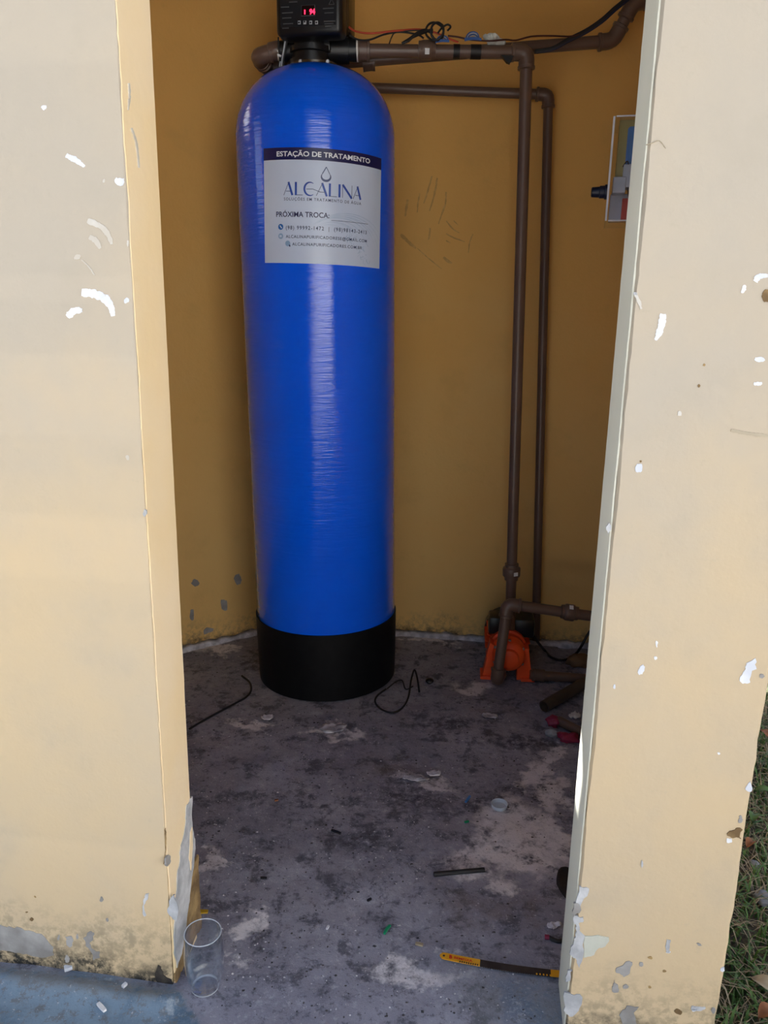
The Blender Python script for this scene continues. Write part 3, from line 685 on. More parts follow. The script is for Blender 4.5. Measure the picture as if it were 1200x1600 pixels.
for k in range(9):                                           # pale wave print behind the small text
    r = .045 + .0065 * k + random.uniform(-.003, .003); spl += arcs((DG(9) + .006 * k, fb(.82) - .003 * k), r * 1.25, r, random.uniform(95, 140), random.uniform(5, 30), .0002, random.uniform(.0006, .0020), 26)
for k in range(60):
    t = random.random(); a = DG(22 + 16 * t) + random.gauss(0, .008); b = fb(.68 + .30 * t) + random.gauss(0, .006)
    if abs(a) < ST_W / 2 - .006 and abs(b) < ST_H / 2 - .006: spl += seg((a, b), (a + random.gauss(0, .004), b - abs(random.gauss(0, .006))), random.uniform(.0005, .0016))
spl = [p for p in spl if all(abs(a) < ST_W / 2 - .003 and -ST_H / 2 + .003 < b < fb(.46) for a, b in p)]
fill2d('splash_print', spl, .0012, 'splash', sticker)['kind'] = 'stuff'

# ------------------------------------------------------------------ control valve on top of the tank
vc = px(487, 92, 2.140); vz = vc.z
valve = empty('control_valve', (vc.x, vc.y, top_z + .002)); tag(valve, 'black electronic control valve with red digits on top of the blue tank', 'valve')
by = math.radians(-10)
bx_, byv = Vector((math.cos(by), math.sin(by), 0)), Vector((-math.sin(by), math.cos(by), 0)); AX = (bx_, byv, Z)
pc = px(482, 54, 2.045); BW, BD, BH = .162, .060, .175
bc_ = pc + byv * (BD / 2) + Z * (BH / 2)
MB().box(bc_, (BW, BD, BH), AX, .012, 3).build('control_housing', 'black', valve, True)
face = bc_ - byv * (BD / 2)
def onface(u, v, l=.0015): return face + bx_ * u + Z * (v - BH / 2) - byv * l
MB().box(onface(0, BH / 2 + .003, .0), (BW - .026, .003, BH - .030), AX, .001).build('front_panel', 'panel', valve)
def fpix(x, y): q = hit(x, y, face - byv * .0022, -byv); return q
d0 = fpix(481.5, 16.5); disp = MB().box(d0, (.0335, .002, .023), AX, .0005).build('display_frame', 'print', valve)
MB().box(d0 - byv * .0006, (.031, .002, .0205), AX).build('display', 'display', valve)
def face_text(s, p, w, h, m, parent, name='lettering', bold=0., lift=.0019):
    V, F = text_mesh(s, bold); mk_v = [p + bx_ * ((v.x - .5) * w) + Z * ((v.y - .5) * h) - byv * lift for v in V]
    me = bpy.data.meshes.new(name); me.from_pydata([tuple(v) for v in mk_v], [], F); me.update(); return fin(name, me, m, parent)
face_text('1', fpix(476.5, 19), .003, .0095, 'led', valve, 'red_digit', .03); face_text('94', fpix(488.2, 18.3), .014, .011, 'led', valve, 'red_digit', .05)
for i, x in enumerate((467.5, 476.2, 485.4, 494.6)):
    bt = MB().box(fpix(x, 35.2), (.0068, .002, .0075), AX, .0006).build('button', 'greywire', valve)
    MB().box(fpix(x, 35.2 + (.4 if i != 1 else -1)) - byv * .0012, (.0038 if i else .0045, .001, .0034), AX).build('button_symbol', 'panel', bt)
for (x, y, w_) in ((445, 11, .020), (449, 20, .026), (448, 28, .022), (450, 37, .024), (446, 44, .016), (513, 13, .026), (514, 20, .022), (515, 33, .028), (514, 37, .022), (513, 41, .016), (458, 3, .020)):
    MB().box(fpix(x, y), (w_, .0008, .0022), AX).build('printed_line', 'print', valve)
q = fpix(518, 4); b = MB()
for k in range(3):
    t0, t1 = math.radians(90 + 120 * k), math.radians(210 + 120 * k); b.tube([q + (bx_ * math.cos(t0) + Z * math.sin(t0)) * .0075, q + (bx_ * math.cos(t1) + Z * math.sin(t1)) * .0075], .0007, 6)
b.build('warning_triangle', 'print', valve)
MB().box(bc_ + byv * .062 + bx_ * .012 + Z * .012, (.145, .085, .150), AX, .010, 3).build('rear_cover', 'sideshell', valve, True)
MB().lathe((vc.x, vc.y, top_z + .006), Z, [(0, .060), (.010, .060), (.012, .050), (.026, .050), (.028, .057), (.040, .057), (.042, .048), (.085, .048), (.090, .040), (.13, .040)], 40).build('valve_body', 'black', valve, True)
MB().box(Vector((vc.x, vc.y, vz + .03)) + byv * .01, (.11, .075, .05), AX, .008).build('valve_block', 'black', valve, True)
pz = px(500, 80, 2.14).z
pl, pr_ = px(446, 80, 2.14), px(556, 79, 2.14)
PX = Vector((1, 0, 0)); pcn = Vector((vc.x, 2.14, pz))
MB().tube([pcn, px(458, 80, 2.14)], .027, 24).tube([px(458, 80, 2.14), px(437.5, 80.5, 2.14)], .024, 24).build('inlet_port', 'black', valve, True)
MB().tube([pcn, px(545, 79.5, 2.14)], .030, 24).tube([px(545, 79.5, 2.14), px(557, 79, 2.14)], .026, 24).build('outlet_port', 'black', valve, True)
b = MB().tube([px(437.5, 80.5, 2.14), px(434.5, 80.5, 2.14)], .0215, 24); b.build('thread_tape', 'tefl', valve, True)
MB().tube([px(557, 79, 2.14), px(559.5, 79, 2.14)], .0255, 24).build('thread_tape', 'tefl', valve, True)
for x, y in ((470, 100), (512, 100)): MB().lathe(px(x, y - 3, 2.085), (0, -1, 0), [(0, .006), (.004, .006), (.006, .004)], 10).build('bolt', 'steel', valve, True)

# ------------------------------------------------------------------ pipe runs
class Pipe:
    def __init__(s, name, loc, label, cat='pipe', m='pvc', r=.0155):
        s.e = empty(name, loc); tag(s.e, label, cat); s.m = m; s.r = r
    def run(s, a, b, r=None, name='pipe_length'): return MB().tube([a, b], r or s.r, 20).build(name, s.m, s.e, True)
    def elbow(s, a, c, b, k=1.28):                  # a, b: neighbouring points that give the two directions
        da, db = (a - c).normalized(), (b - c).normalized(); R_ = s.r * k; L = s.r * 2.1; bend = s.r * 1.15
        P = [c + da * (L + .006), c + da * bend]
        for t in (.25, .5, .75): P.append((c + da * bend) * (1 - t) ** 2 + c * 2 * t * (1 - t) + (c + db * bend) * t * t)
        P += [c + db * bend, c + db * (L + .006)]
        o = MB().tube(P, R_, 20).build('elbow', s.m, s.e, True)
        for d in (da, db): MB().lathe(c + d * (L - .002), d, [(0, R_ * .98), (.001, R_ * 1.10), (.007, R_ * 1.10), (.009, R_ * .9)], 20).build('socket_rim', s.m, o, True)
        return o
    def union(s, c, d, k=1.75, sticker_dir=None, ln=.026):
        d = d.normalized(); r = s.r
        o = MB().lathe(c - d * ln, d, [(0, r), (.001, r * 1.32), (ln - .016, r * 1.34), (ln - .013, r * k * .96), (ln - .010, r * k), (ln + .010, r * k), (ln + .013, r * k * .95), (ln + .014, r * 1.34), (ln * 2 - .001, r * 1.3), (ln * 2, r)], 12).build('union', s.m, s.e, True)
        if sticker_dir is not None:
            sd_ = (sticker_dir - d * sticker_dir.dot(d)).normalized(); sa = d.cross(sd_)
            MB().box(c + sd_ * (r * k + .0005), (.013, .0012, .011), (sa, sd_, d), 0).build('price_tag', 'white', o)
        return o
    def coupling(s, c, d, ln=.016, k=1.28):
        d = d.normalized(); r = s.r
        return MB().lathe(c - d * ln, d, [(0, r), (.0005, r * k * 1.05), (.006, r * k * 1.05), (.007, r * k), (ln * 2 - .007, r * k), (ln * 2 - .006, r * k * 1.05), (ln * 2 - .0005, r * k * 1.05), (ln * 2, r)], 20).build('coupling', s.m, s.e, True)
TOC = lambda p: (CAM_P - p).normalized()

# run A: valve outlet -> elbow -> down to the pump's top port
A0, A1, A2, A3 = px(559, 79, 2.14), px(823, 82, 2.14), px(797, 893, 2.165), px(796, 1003, 2.168)
A2 = A1.lerp(A3, (A1.z - A2.z) / (A1.z - A3.z))
A = Pipe('discharge_pipe', (A2.x, A2.y, 0), 'brown pipe from valve outlet turning down to the orange pump')
A.run(A0, A1); A.run(A1, A3); A.elbow(A0, A1, A3); A.coupling(A0 + (A1 - A0).normalized() * .014, A1 - A0, .016, 1.55)
A.union(px(667, 78, 2.14), A1 - A0, 1.45, Vector((0, -1, -.45)), .022); A.union(A2, A3 - A1, 1.7, Vector((.35, -1, -.1)))
for i, (x, w_) in enumerate(((713, .016), (743, .026))):
    c = A0.lerp(A1, (x - 559) / (823 - 559)); d = (A1 - A0).normalized(); MB().tube([c - d * w_ / 2, c + d * w_ / 2], .0166, 20).build('tape_band', 'tape', A.e, True)
# run B: valve inlet -> elbow back -> behind the valve -> right and up
B0, B1 = px(434, 80.5, 2.14), px(402, 88, 2.14); B2 = px(418, 106, 2.225); B2.y = 2.225
B3, B4, B5 = px(540, 104, 2.235), px(958, 64, 2.235), px(990, 4, 2.215)
Bp = Pipe('feed_pipe', (B4.x, B4.y, 1.6), 'brown pipe running behind the valve and rising at upper right')
Bp.run(B0, B1); Bp.union(px(437, 80.5, 2.14) + Vector((-.012, 0, 0)), B1 - B0, 1.45, None, .014); Bp.elbow(B0, B1, B2); Bp.run(B1, B2); Bp.elbow(B1, B2, B3); Bp.run(B2, B4)
Bp.coupling(px(576, 98, 2.235), B4 - B3); Bp.elbow(B3, B4, B5); Bp.run(B4, B5); B6 = B5 + Vector((.10, .02, .02)); Bp.elbow(B4, B5, B6); Bp.run(B5, B6)
# run C: on the back wall, down to the floor, then right
C0, C1 = px(560, 137, 2.385), px(857, 148, 2.335); C2 = px(835, 1036, 2.16); C3 = px(925, 1061, 2.09)
C1b = px(836, 900, 2.28)
Cp = Pipe('wall_pipe', (C1.x, C1.y, 0), 'brown pipe along the back wall, elbowed down behind the pump', r=.0132)
C0 = px(500, 134, 2.39)
Cp.run(C0, C1); Cp.elbow(C0, C1, px(838, 900, 2.335)); Cd = px(838, 985, 2.335); Cd2 = gz(838, 1012); Cd2 = Vector((Cd.x, Cd.y, .03))
Cp.run(C1, Cd2); 
# run E/D: suction side
E0, E1 = px(828, 1054, 2.09), px(935, 1062, 2.08)
Ep = Pipe('drain_pipe', (E0.x, E0.y, 0), 'short brown pipe lying low from pump towards right pier', r=.014)
Ep.run(E0, E1); Ep.coupling(E0 + (E1 - E0) * .12, E1 - E0, .018)
D0, D1, D2 = px(776, 1066, 2.035), px(793, 944, 2.055), px(955, 967, 2.03)
D0.z = max(D0.z, .030)
Dp = Pipe('suction_pipe', (D0.x, D0.y, 0), 'brown pipe rising in front of the pump and turning right', r=.0150)
D9 = D0 + Vector((.025, .07, .006))
Dp.run(D0, D1); Dp.elbow(D0, D1, D2); Dp.run(D1, D2); Dp.union(px(890, 957, 2.035), D2 - D1, 1.6, Vector((-.3, -.6, 1)), .024); Dp.elbow(D1, D0, D9); Dp.run(D0, D9)
# offcut on the floor, open ended
def hollow(name, a, b, r, m, label, wall=.0025):
    o = MB(); d = (b - a).normalized(); L = (b - a).length
    o.lathe(a, d, [(.03, r - wall), (0, r - wall), (0, r), (L, r), (L, r - wall), (L - .03, r - wall)], 22, caps=False)
    o.lathe(a + d * .06, d, [(0, r - wall * .8), (.002, r - wall * .8)], 22)
    ob = o.build(name, m, None, True); tag(ob, label, 'pipe'); return ob
fa = gr(850, 1104, .016); fb2 = gr(915, 1066, .030)
hollow('pipe_offcut', fa, fb2, .0165, 'pvcdark', 'dark open ended pipe offcut lying on the floor by right pier')
ga, gb = gr(873, 1126, .014), gr(912, 1146, .014)
cp = empty('capped_pipe', (ga.x, ga.y, 0)); tag(cp, 'short brown pipe stub with crumpled magenta cap on the floor', 'pipe')
MB().tube([ga, gb], .0125, 18).build('pipe_length', 'pvc', cp, True)
def lump(name, c, s, m, parent=None, seed=0, sub=3, amp=.35, freq=1.6):
    bm = bmesh.new(); bmesh.ops.create_icosphere(bm, subdivisions=sub, radius=1)
    for v in bm.verts:
        k = 1 + amp * noise.noise(v.co * freq + Vector((seed * 7.1, 0, 0))) + amp * .4 * noise.noise(v.co * freq * 3 + Vector((seed, 3, 0)))
        v.co = Vector((v.co.x * s[0] * k, v.co.y * s[1] * k, v.co.z * s[2] * k)) + Vector(c)
    me = bpy.data.meshes.new(name); bm.to_mesh(me); bm.free(); return fin(name, me, m, parent, 'all')
lump('crumpled_cap', ga + Vector((-.014, -.002, -.001)), (.019, .017, .014), 'magenta', cp, 2, amp=.55)

# ------------------------------------------------------------------ pump
pq = gr(793, 1058); pump = empty('water_pump', (pq.x, 2.13, 0)); tag(pump, 'orange and black electric water pump on the floor below the pipes', 'pump')
ctr = px(795, 1024, 2.095); pd = Vector((-.10, -1, 0)).normalized(); ps = Vector((pd.y * -1, pd.x, 0)); ps = ps if ps.x > 0 else -ps
MB().lathe(ctr - pd * .050, pd, [(0, .040), (.004, .050), (.030, .052), (.034, .049), (.054, .048), (.062, .042), (.068, .028), (.070, .0)], 40, caps=False).build('volute', 'orange', pump, True)
MB().lathe(ctr - pd * .066, pd, [(0, .048), (.002, .056), (.014, .056), (.016, .050)], 40).build('flange', 'orange', pump, True)
for k in range(6):
    t = math.radians(30 + 60 * k); p = ctr - pd * .002 + (ps * math.cos(t) + Z * math.sin(t)) * .046
    MB().lathe(p, pd, [(0, .0055), (.006, .0055), (.008, .003)], 6).build('bolt', 'steel', pump)
MB().lathe(ctr - pd * .20, pd, [(0, .045), (.004, .056), (.135, .056), (.14, .05)], 32).build('motor', 'orange', pump, True)
for k in range(14):
    t = math.radians(-30 + 240 * k / 13); u_ = ps * math.cos(t) + Z * math.sin(t)
    MB().box(ctr - pd * .135 + u_ * .060, (.0035, .115, .016), (u_.cross(pd), pd, u_)).build('cooling_fin', 'orange', pump)
MB().lathe(ctr - pd * .235, pd, [(0, .048), (.006, .066), (.045, .068), (.046, .060)], 32).build('fan_cover', 'black', pump, True)
for sgn in (-1, 1):
    a = ctr + ps * sgn * .040; 
    MB().prism([Vector((a.x, a.y, .0)) + ps * sgn * .034 - pd * .05, Vector((a.x, a.y, .0)) - ps * sgn * .012 - pd * .05, ctr + ps * sgn * .028 - pd * .05 + Z * .01, ctr + ps * sgn * .058 - pd * .05 + Z * .020], pd * .040).build('foot', 'orange', pump)
    MB().box(Vector((a.x, a.y, .005)) + ps * sgn * .02 - pd * .03, (.040, .062, .010), (ps, pd, Z), .002).build('foot_plate', 'orange', pump)
# upper housing that carries the discharge port, cut off flat on top
tp = A3.copy()
MB().prism([ctr - ps * .066 - Z * .012 - pd * .045, ctr + ps * .062 - Z * .012 - pd * .045, ctr + ps * .054 + Z * (tp.z - ctr.z + .012) - pd * .045, ctr + ps * .012 + Z * (tp.z - ctr.z + .004) - pd * .045, ctr - ps * .030 + Z * (tp.z - ctr.z + .006) - pd * .045, ctr - ps * .056 + Z * (tp.z - ctr.z + .024) - pd * .045], pd * .040).build('port_housing', 'orange', pump)
MB().lathe((tp.x, tp.y, ctr.z + .03), Z, [(0, .028), (tp.z - ctr.z - .034, .026), (tp.z - ctr.z - .030, .024)], 24).build('discharge_port', 'orange', pump, True)
MB().lathe(tp - Z * .002, Z, [(-.004, .0235), (.004, .0235)], 24).build('thread_tape', 'tefl', pump, True)
MB().lathe(tp + Z * .002, Z, [(0, .023), (.022, .023), (.024, .018)], 24).build('port_adapter', 'pvc', pump, True)
MB().lathe(ctr + pd * .010 - Z * .0, pd, [(0, .030), (.012, .028), (.020, .026), (.022, .018)], 24).build('suction_port', 'orange', pump, True)
c1 = px(776, 972, 2.20); MB().box(c1, (.050, .07, .055), (ps, pd, Z), .008).build('capacitor_box', 'black', pump, True)
c1 = px(817, 975, 2.20); MB().box(c1, (.066, .085, .060), (ps, pd, Z), .010).build('terminal_box', 'black', pump, True)

# ------------------------------------------------------------------ electrical box on the right wall
wt = (FR - BR).normalized(); wi = Vector((wt.y, -wt.x, 0)); wi = wi if wi.x < 0 else -wi      # into the room
wk = -wt                                                                      # along the wall, away from the camera
e0 = px(958.5, 182, 1.95); e1 = px(946.5, 345, 1.95)
ez1, ez0 = e0.z, e1.z; ec = (e0 + e1) / 2
depth_e = (ec - FR).dot(wi) ; eh = ez1 - ez0; EW = .16
ebox = empty('electrical_box', ec - wi * depth_e + wk * (EW / 2)); tag(ebox, 'clear covered electrical box with dark knob on the right wall behind pier', 'electrical box')
def eb(d, a, z): return ec - wi * d + wk * a + Z * z                         # d: depth from the cover face to the wall, a: along the wall, z: from the centre
AE = (wi, wk, Z)
MB().box(eb(depth_e - .006, EW / 2, 0), (.012, EW, eh), AE, .002).build('back_plate', 'boxback', ebox)
def panel(c, size, m, name, bev=.0): return MB().box(c, size, AE, bev).build(name, m, ebox)
T = .0025
panel(eb(T / 2, EW / 2, 0), (T, EW, eh), 'acrylic', 'cover_front'); panel(eb((depth_e - .012) / 2, T / 2, 0), (depth_e - .018, T, eh - .006), 'acrylic', 'cover_side')
for zz in (-1, 1): panel(eb((depth_e - .012) / 2, EW / 2, zz * (eh / 2 - T / 2)), (depth_e - .013, EW - .002, T), 'acrylic', 'cover_cap')
panel(eb(.0012, -.0012, 0), (.0045, .0035, eh), 'acryledge', 'cover_edge'); panel(eb(depth_e * .5, -.0012, eh / 2), (depth_e - .012, .003, .003), 'acryledge', 'cover_edge'); panel(eb(depth_e * .5, -.0012, -eh / 2), (depth_e - .012, .003, .003), 'acryledge', 'cover_edge')
panel(eb(.055, .075, .052), (.045, .06, .105), 'compblue', 'contactor', .008); panel(eb(.046, .05, -.010), (.028, .045, .052), 'compgrey', 'relay', .002); panel(eb(.026, .045, -.030), (.030, .04, .036), 'compgrey', 'switch_body', .002)
panel(eb(.036, .09, -.075), (.055, .04, .062), 'compgrey', 'terminal_strip', .002); panel(eb(.052, .060, -.083), (.030, .02, .052), 'compred', 'red_label', .001); panel(eb(.062, .04, .088), (.020, .03, .020), 'green', 'green_terminal', .002)
panel(eb(.046, .072, .052), (.060, .05, .128), 'boxback', 'card_insert', .001)
kz = px(936, 295, 1.95).z - ec.z; kc = eb(0, .045, kz)
MB().lathe(kc, wi, [(-.004, .017), (.006, .017), (.007, .0145), (.018, .0145), (.019, .0125), (.036, .0115), (.038, .009)], 24).build('selector_knob', 'knob', ebox, True)
MB().tube(crom([eb(.046, .03, -.03), eb(.050, .028, -.06), eb(.060, .03, -.09)], 6), .0016, 8).build('inner_wire', 'cable', ebox, True)
MB().tube(crom([eb(.030, .03, .01), eb(.040, .028, .022), eb(.046, .03, .0)], 6), .0012, 8).build('inner_wire', 'cable', ebox, True)

# ------------------------------------------------------------------ wires above
def wire(name, pts, r, m, label, cat='wire', k=6):
    o = MB().tube(crom(pts, k), r, 8).build(name, m, None, True); return tag(o, label, cat)
YA = 2.125
wire('red_wire', [px(545, 42, 2.08), px(556, 49, 2.09), px(580, 52, 2.1), px(620, 48, 2.11), px(655, 46, YA), px(680, 51, YA), px(700, 60, 2.13), px(716, 66, 2.135)], .0024, 'redwire', 'thin red wire looping from the control valve to the pipe')
wire('black_wire', [px(546, 55, 2.09), px(560, 62, 2.1), px(578, 62, 2.11), px(600, 54, 2.12), px(625, 50, 2.12), px(652, 54, 2.12), px(662, 60, 2.12)], .0022, 'cable', 'thin black wire from the control valve, below the red wire')
wire('black_wire', [px(608, 69, 2.115), px(612, 58, 2.115), px(618, 51, 2.115), px(640, 48, 2.115), px(668, 47, 2.115)], .0016, 'cable', 'short black wire rising from pipe between valve and cable coil')
loops = []
for k in range(34):
    t = k / 33 * 2 * math.pi * 3.2; r = 1 - .12 * (k % 5) / 5
    loops.append(px(681 + 12 * math.cos(t) * r + 4 * math.sin(t * .5), 49 + 15 * math.sin(t) * r, 2.115 + .010 * math.sin(t * .7)))
coil = empty('cable_coil', px(680, 62, 2.12)); tag(coil, 'tangled black cable coil resting on the upper pipe', 'cable')
MB().tube(crom(loops, 4), .0026, 8).build('coil_loops', 'cable', coil, True)
MB().tube(crom([px(699, 48, 2.12), px(704, 42, 2.12), px(699, 38.5, 2.12), px(690, 44, 2.12), px(684, 52, 2.12)], 6), .0024, 8).build('coil_loops', 'cable', coil, True)
b = MB()
for k in range(4): b.tube(crom([px(628 + 3 * k, 68 - k, 2.105 - .002 * k), px(645 + 2 * k, 58 - 2 * k, 2.10), px(664, 50 - k, 2.11), px(676, 46 + 2 * k, 2.115)], 5), .0034, 8)
b.build('cable_tail', 'cable', coil, True)
def coilblue(cx_, cy_, w_, h_, turns, label, seed):
    rnd = random.Random(seed); e = empty('blue_wire_coil', px(cx_, cy_ + h_, YA)); tag(e, label, 'wire')
    for k in range(turns):
        f = 1 - .16 * k; P = []
        for i in range(7):
            t = math.pi * (i / 6); P.append(px(cx_ - w_ * f * math.cos(t) + rnd.uniform(-1, 1), cy_ + h_ * .8 - 1.7 * h_ * f * math.sin(t), YA - .006 + .004 * k))
        MB().tube(crom(P, 5), .0014, 8).build('coil_turn', 'bluewire' if k % 2 == 0 else 'greywire', e, True)
    for k in range(3): MB().tube(crom([px(cx_ - w_ * 1.2, cy_ + h_ * .55 + 1.9 * k, YA - .012 - .001 * k), px(cx_, cy_ + h_ * .35 + 1.5 * k, YA - .014), px(cx_ + w_ * 1.2, cy_ + h_ * .6 + 1.2 * k, YA - .012)], 5), .0013, 8).build('coil_strand', 'bluewire', e, True)
    return e
coilblue(739, 56, 11, 7, 4, 'bundle of blue wire taped onto upper pipe beside white plastic', 3)
coilblue(691, 60, 9, 5, 3, 'small bundle of blue wire beside the tangled black coil', 5)
wire('dark_wire', [px(700, 56, 2.13), px(716, 58, 2.125), px(735, 62, 2.12), px(765, 64, 2.12), px(790, 62, 2.125), px(806, 63, 2.14), px(830, 57, 2.16), px(860, 56, 2.17), px(890, 57, 2.18), px(905, 54, 2.18)], .0021, 'darkredwire', 'dark red wire lying along the pipe towards the thick cable')
tw = empty('twin_cable', px(838, 82, 2.19)); tag(tw, 'thick dark twin cable sagging from upper right onto the pipe', 'cable')
for k, (dx, dy, m_) in enumerate(((0, 0, 'cable'), (2.5, 3.0, 'greywire'), (-1, 2.5, 'cable'))):
    MB().tube(crom([px(836 + dx, 79 + dy, 2.195), px(862 + dx, 75 + dy * .6, 2.19), px(885 + dx, 62 + dy, 2.185), px(915 + dx, 47 + dy, 2.18), px(940 + dx, 30 + dy, 2.175), px(960 + dx, 12 + dy, 2.17), px(980 + dx, -4 + dy, 2.17)], 6), .0034, 8).build('cable_core', m_ if k != 1 else 'knob', tw, True)
def crumple(name, c, ax, ay, m, label, cat, seed, n=14, amp=.006, parent=None):
    V = []; F = []; nr = Vector(ax).cross(Vector(ay)).normalized()
    for side in (0, 1):
        for j in range(n + 1):
            for i in range(n + 1):
                u, v = i / n - .5, j / n - .5; r = math.hypot(u, v); th = math.atan2(v, u); lim = .40 + .14 * noise.noise(Vector((math.cos(th) * 1.7, math.sin(th) * 1.7, seed)))
                k = min(1, lim / r * max(abs(u), abs(v)) / .5) if r > 0 else 1
                p = Vector(c) + Vector(ax) * u * k * 2 + Vector(ay) * v * k * 2 + nr * (amp * (noise.noise(Vector((u * 4, v * 4, seed))) + .5 * noise.noise(Vector((u * 10, v * 10, seed)))) + side * .0008); V.append(p)
    q = (n + 1) ** 2
    for j in range(n):
        for i in range(n): a = j * (n + 1) + i; F += [(a, a + 1, a + n + 2, a + n + 1), (q + a, q + a + n + 1, q + a + n + 2, q + a + 1)]
    rim = [i for i in range(n + 1)] + [j * (n + 1) + n for j in range(1, n + 1)] + [n * (n + 1) + i for i in range(n - 1, -1, -1)] + [j * (n + 1) for j in range(n - 1, 0, -1)]
    for k in range(len(rim)): a, b = rim[k], rim[(k + 1) % len(rim)]; F.append((a, b, q + b, q + a))
    o = mk(name, V, F, m, parent, 'all'); 
    if label: tag(o, label, cat)
    return o
crumple('plastic_wrap', px(771, 62, 2.135), px(792, 66, 2.135) - px(771, 62, 2.135), px(768, 48, 2.12) - px(771, 62, 2.135), 'cloth', 'crumpled white plastic wrap tucked on top of upper pipe', 'plastic', 4, amp=.010)
tb = px(795, 91, 2.125); b = MB().prism([px(783, 86, 2.12), px(803, 87, 2.12), px(797, 99, 2.12), px(792, 97, 2.12)], (0, .012, 0)); tag(b.build('tape_scrap', 'tape'), 'black tape scrap hanging below the upper pipe near the elbow', 'tape')
lw = empty('grey_wires', px(440, 108, 2.12)); tag(lw, 'grey and black wires hanging left of the control valve', 'wire')
for k, (P, m_) in enumerate((([(446, 58), (444, 75), (441, 92), (439, 112)], 'greywire'), ([(435, 58), (435, 74), (437, 90), (434, 112)], 'cable'), ([(449, 60), (446, 78), (443, 95), (442, 113)], 'cable'), ([(438, 96), (436.5, 104), (438, 112)], 'greywire'))):
    MB().tube(crom([px(x, y, 2.095) for x, y in P], 5), .0020, 8).build('wire_strand', m_, lw, True)
MB().tube([px(434, 85.5, 2.090), px(439, 88, 2.090)], .0026, 8).build('wire_clip', 'white', lw, True)

# ------------------------------------------------------------------ floor cables and litter
def on_floor(pts, r): 
    o = []
    for x, y, *h in pts: q = gz(x, y); q.z += r * .9 + (h[0] if h else 0); o.append(q)
    return o
wire('floor_cable', on_floor([(296, 1140), (330, 1119), (362, 1103), (384, 1090), (392, 1080), (390, 1068), (378, 1058)], .003), .0030, 'cable', 'thin black cable on the floor left of the tank', 'cable')
wire('floor_cable', on_floor([(603, 1078), (590, 1088), (586, 1098), (594, 1109), (612, 1116), (628, 1108), (638, 1090), (642, 1074, .02), (647, 1064, .035), (652, 1072, .02), (655, 1082)], .0028), .0027, 'cable', 'black cable loop on the floor right of the tank boot', 'cable')
wire('floor_cable', on_floor([(605, 1077), (618, 1070, .008), (628, 1068, .01), (634, 1078), (645, 1073)], .0022), .0020, 'cable', 'short black wire lying across the cable loop by boot', 'cable')
wire('pump_cable', [px(826, 980, 2.19), px(838, 1000, 2.21)] + on_floor([(851, 1018), (862, 1029), (880, 1034), (897, 1026)], .004) + [px(907, 1012, 2.24), px(918, 992, 2.24), px(928, 978, 2.24)], .0042, 'cable', 'black power cable curving from the pump towards the right pier', 'cable')
wire('bent_wire', on_floor([(872, 1004), (878, 1000), (885, 1003, .01), (893, 1001, .02), (899, 1006)], .0025), .0020, 'cable', 'small bent black wire at the foot of the back wall', 'wire')
tag(lump('rubber_plug', gz(671, 1066) + Z * .006, (.012, .012, .008), 'black', None, 4, amp=.12), 'small dark rubber plug on the floor right of cable loop', 'plug')

def scrap(x, y, w_, h_, ang, m, label, cat='paper', seed=0, amp=.004):
    c = gz(x, y) + Z * .005; a = math.radians(ang); ax = Vector((math.cos(a), math.sin(a), 0)) * w_; ay = Vector((-math.sin(a), math.cos(a), 0)) * h_
    return crumple('paper_scrap' if cat == 'paper' else 'plaster_crumb', c, ax, ay, m, label, cat, seed, 8, amp)
scrap(418, 1123, .020, .018, 5, 'paper', 'small folded paper scrap on floor left of the tank front', seed=1)
scrap(520, 1140, .042, .028, 10, 'mortar', 'pale mortar splash on the floor in front of the boot', 'mortar', 2, .005)
scrap(678, 1209, .022, .014, 12, 'paper', 'torn paper piece on the floor midway to the pump', seed=3)
scrap(648, 1218, .040, .012, -5, 'mortar', 'thin pale mortar crumb strip left of torn paper', 'mortar', 5, .005)
scrap(898, 1120, .024, .018, 30, 'white', 'white paper scrap beside the capped pipe stub', seed=6, amp=.008)
scrap(765, 1121, .030, .016, -8, 'mortar', 'pale mortar crumb on floor below the suction elbow', 'mortar', 8, .004)
scrap(865, 1450, .016, .010, 20, 'paper', 'tiny pale scrap on floor next to right pier foot', seed=9)
tag(lump('magenta_scrap', gz(887, 1158) + Z * .010, (.026, .017, .012), 'magenta', None, 3, amp=.5), 'crumpled magenta plastic scrap at the foot of right pier', 'plastic')
tag(lump('rubble_stone', gz(905, 1040) + Z * .012, (.040, .030, .022), 'stone', None, 6, amp=.35), 'brown rubble stone against right pier below the cable', 'stone')
tag(lump('rubble_stone', gz(862, 1150) + Z * .008, (.016, .013, .010), 'greystone', None, 9, amp=.35), 'small grey rubble stone between magenta scrap and mortar', 'stone')
# upturned lid
lc = gz(780, 1262); b = MB().lathe(lc, Z, [(.001, .0001), (.001, .0150), (.002, .0165), (.011, .0185), (.0115, .0180), (.0035, .0155), (.0028, .0001)], 32, caps=False)
tag(b.build('bottle_lid', 'lid', None, True), 'translucent round plastic lid upturned on the floor', 'lid')
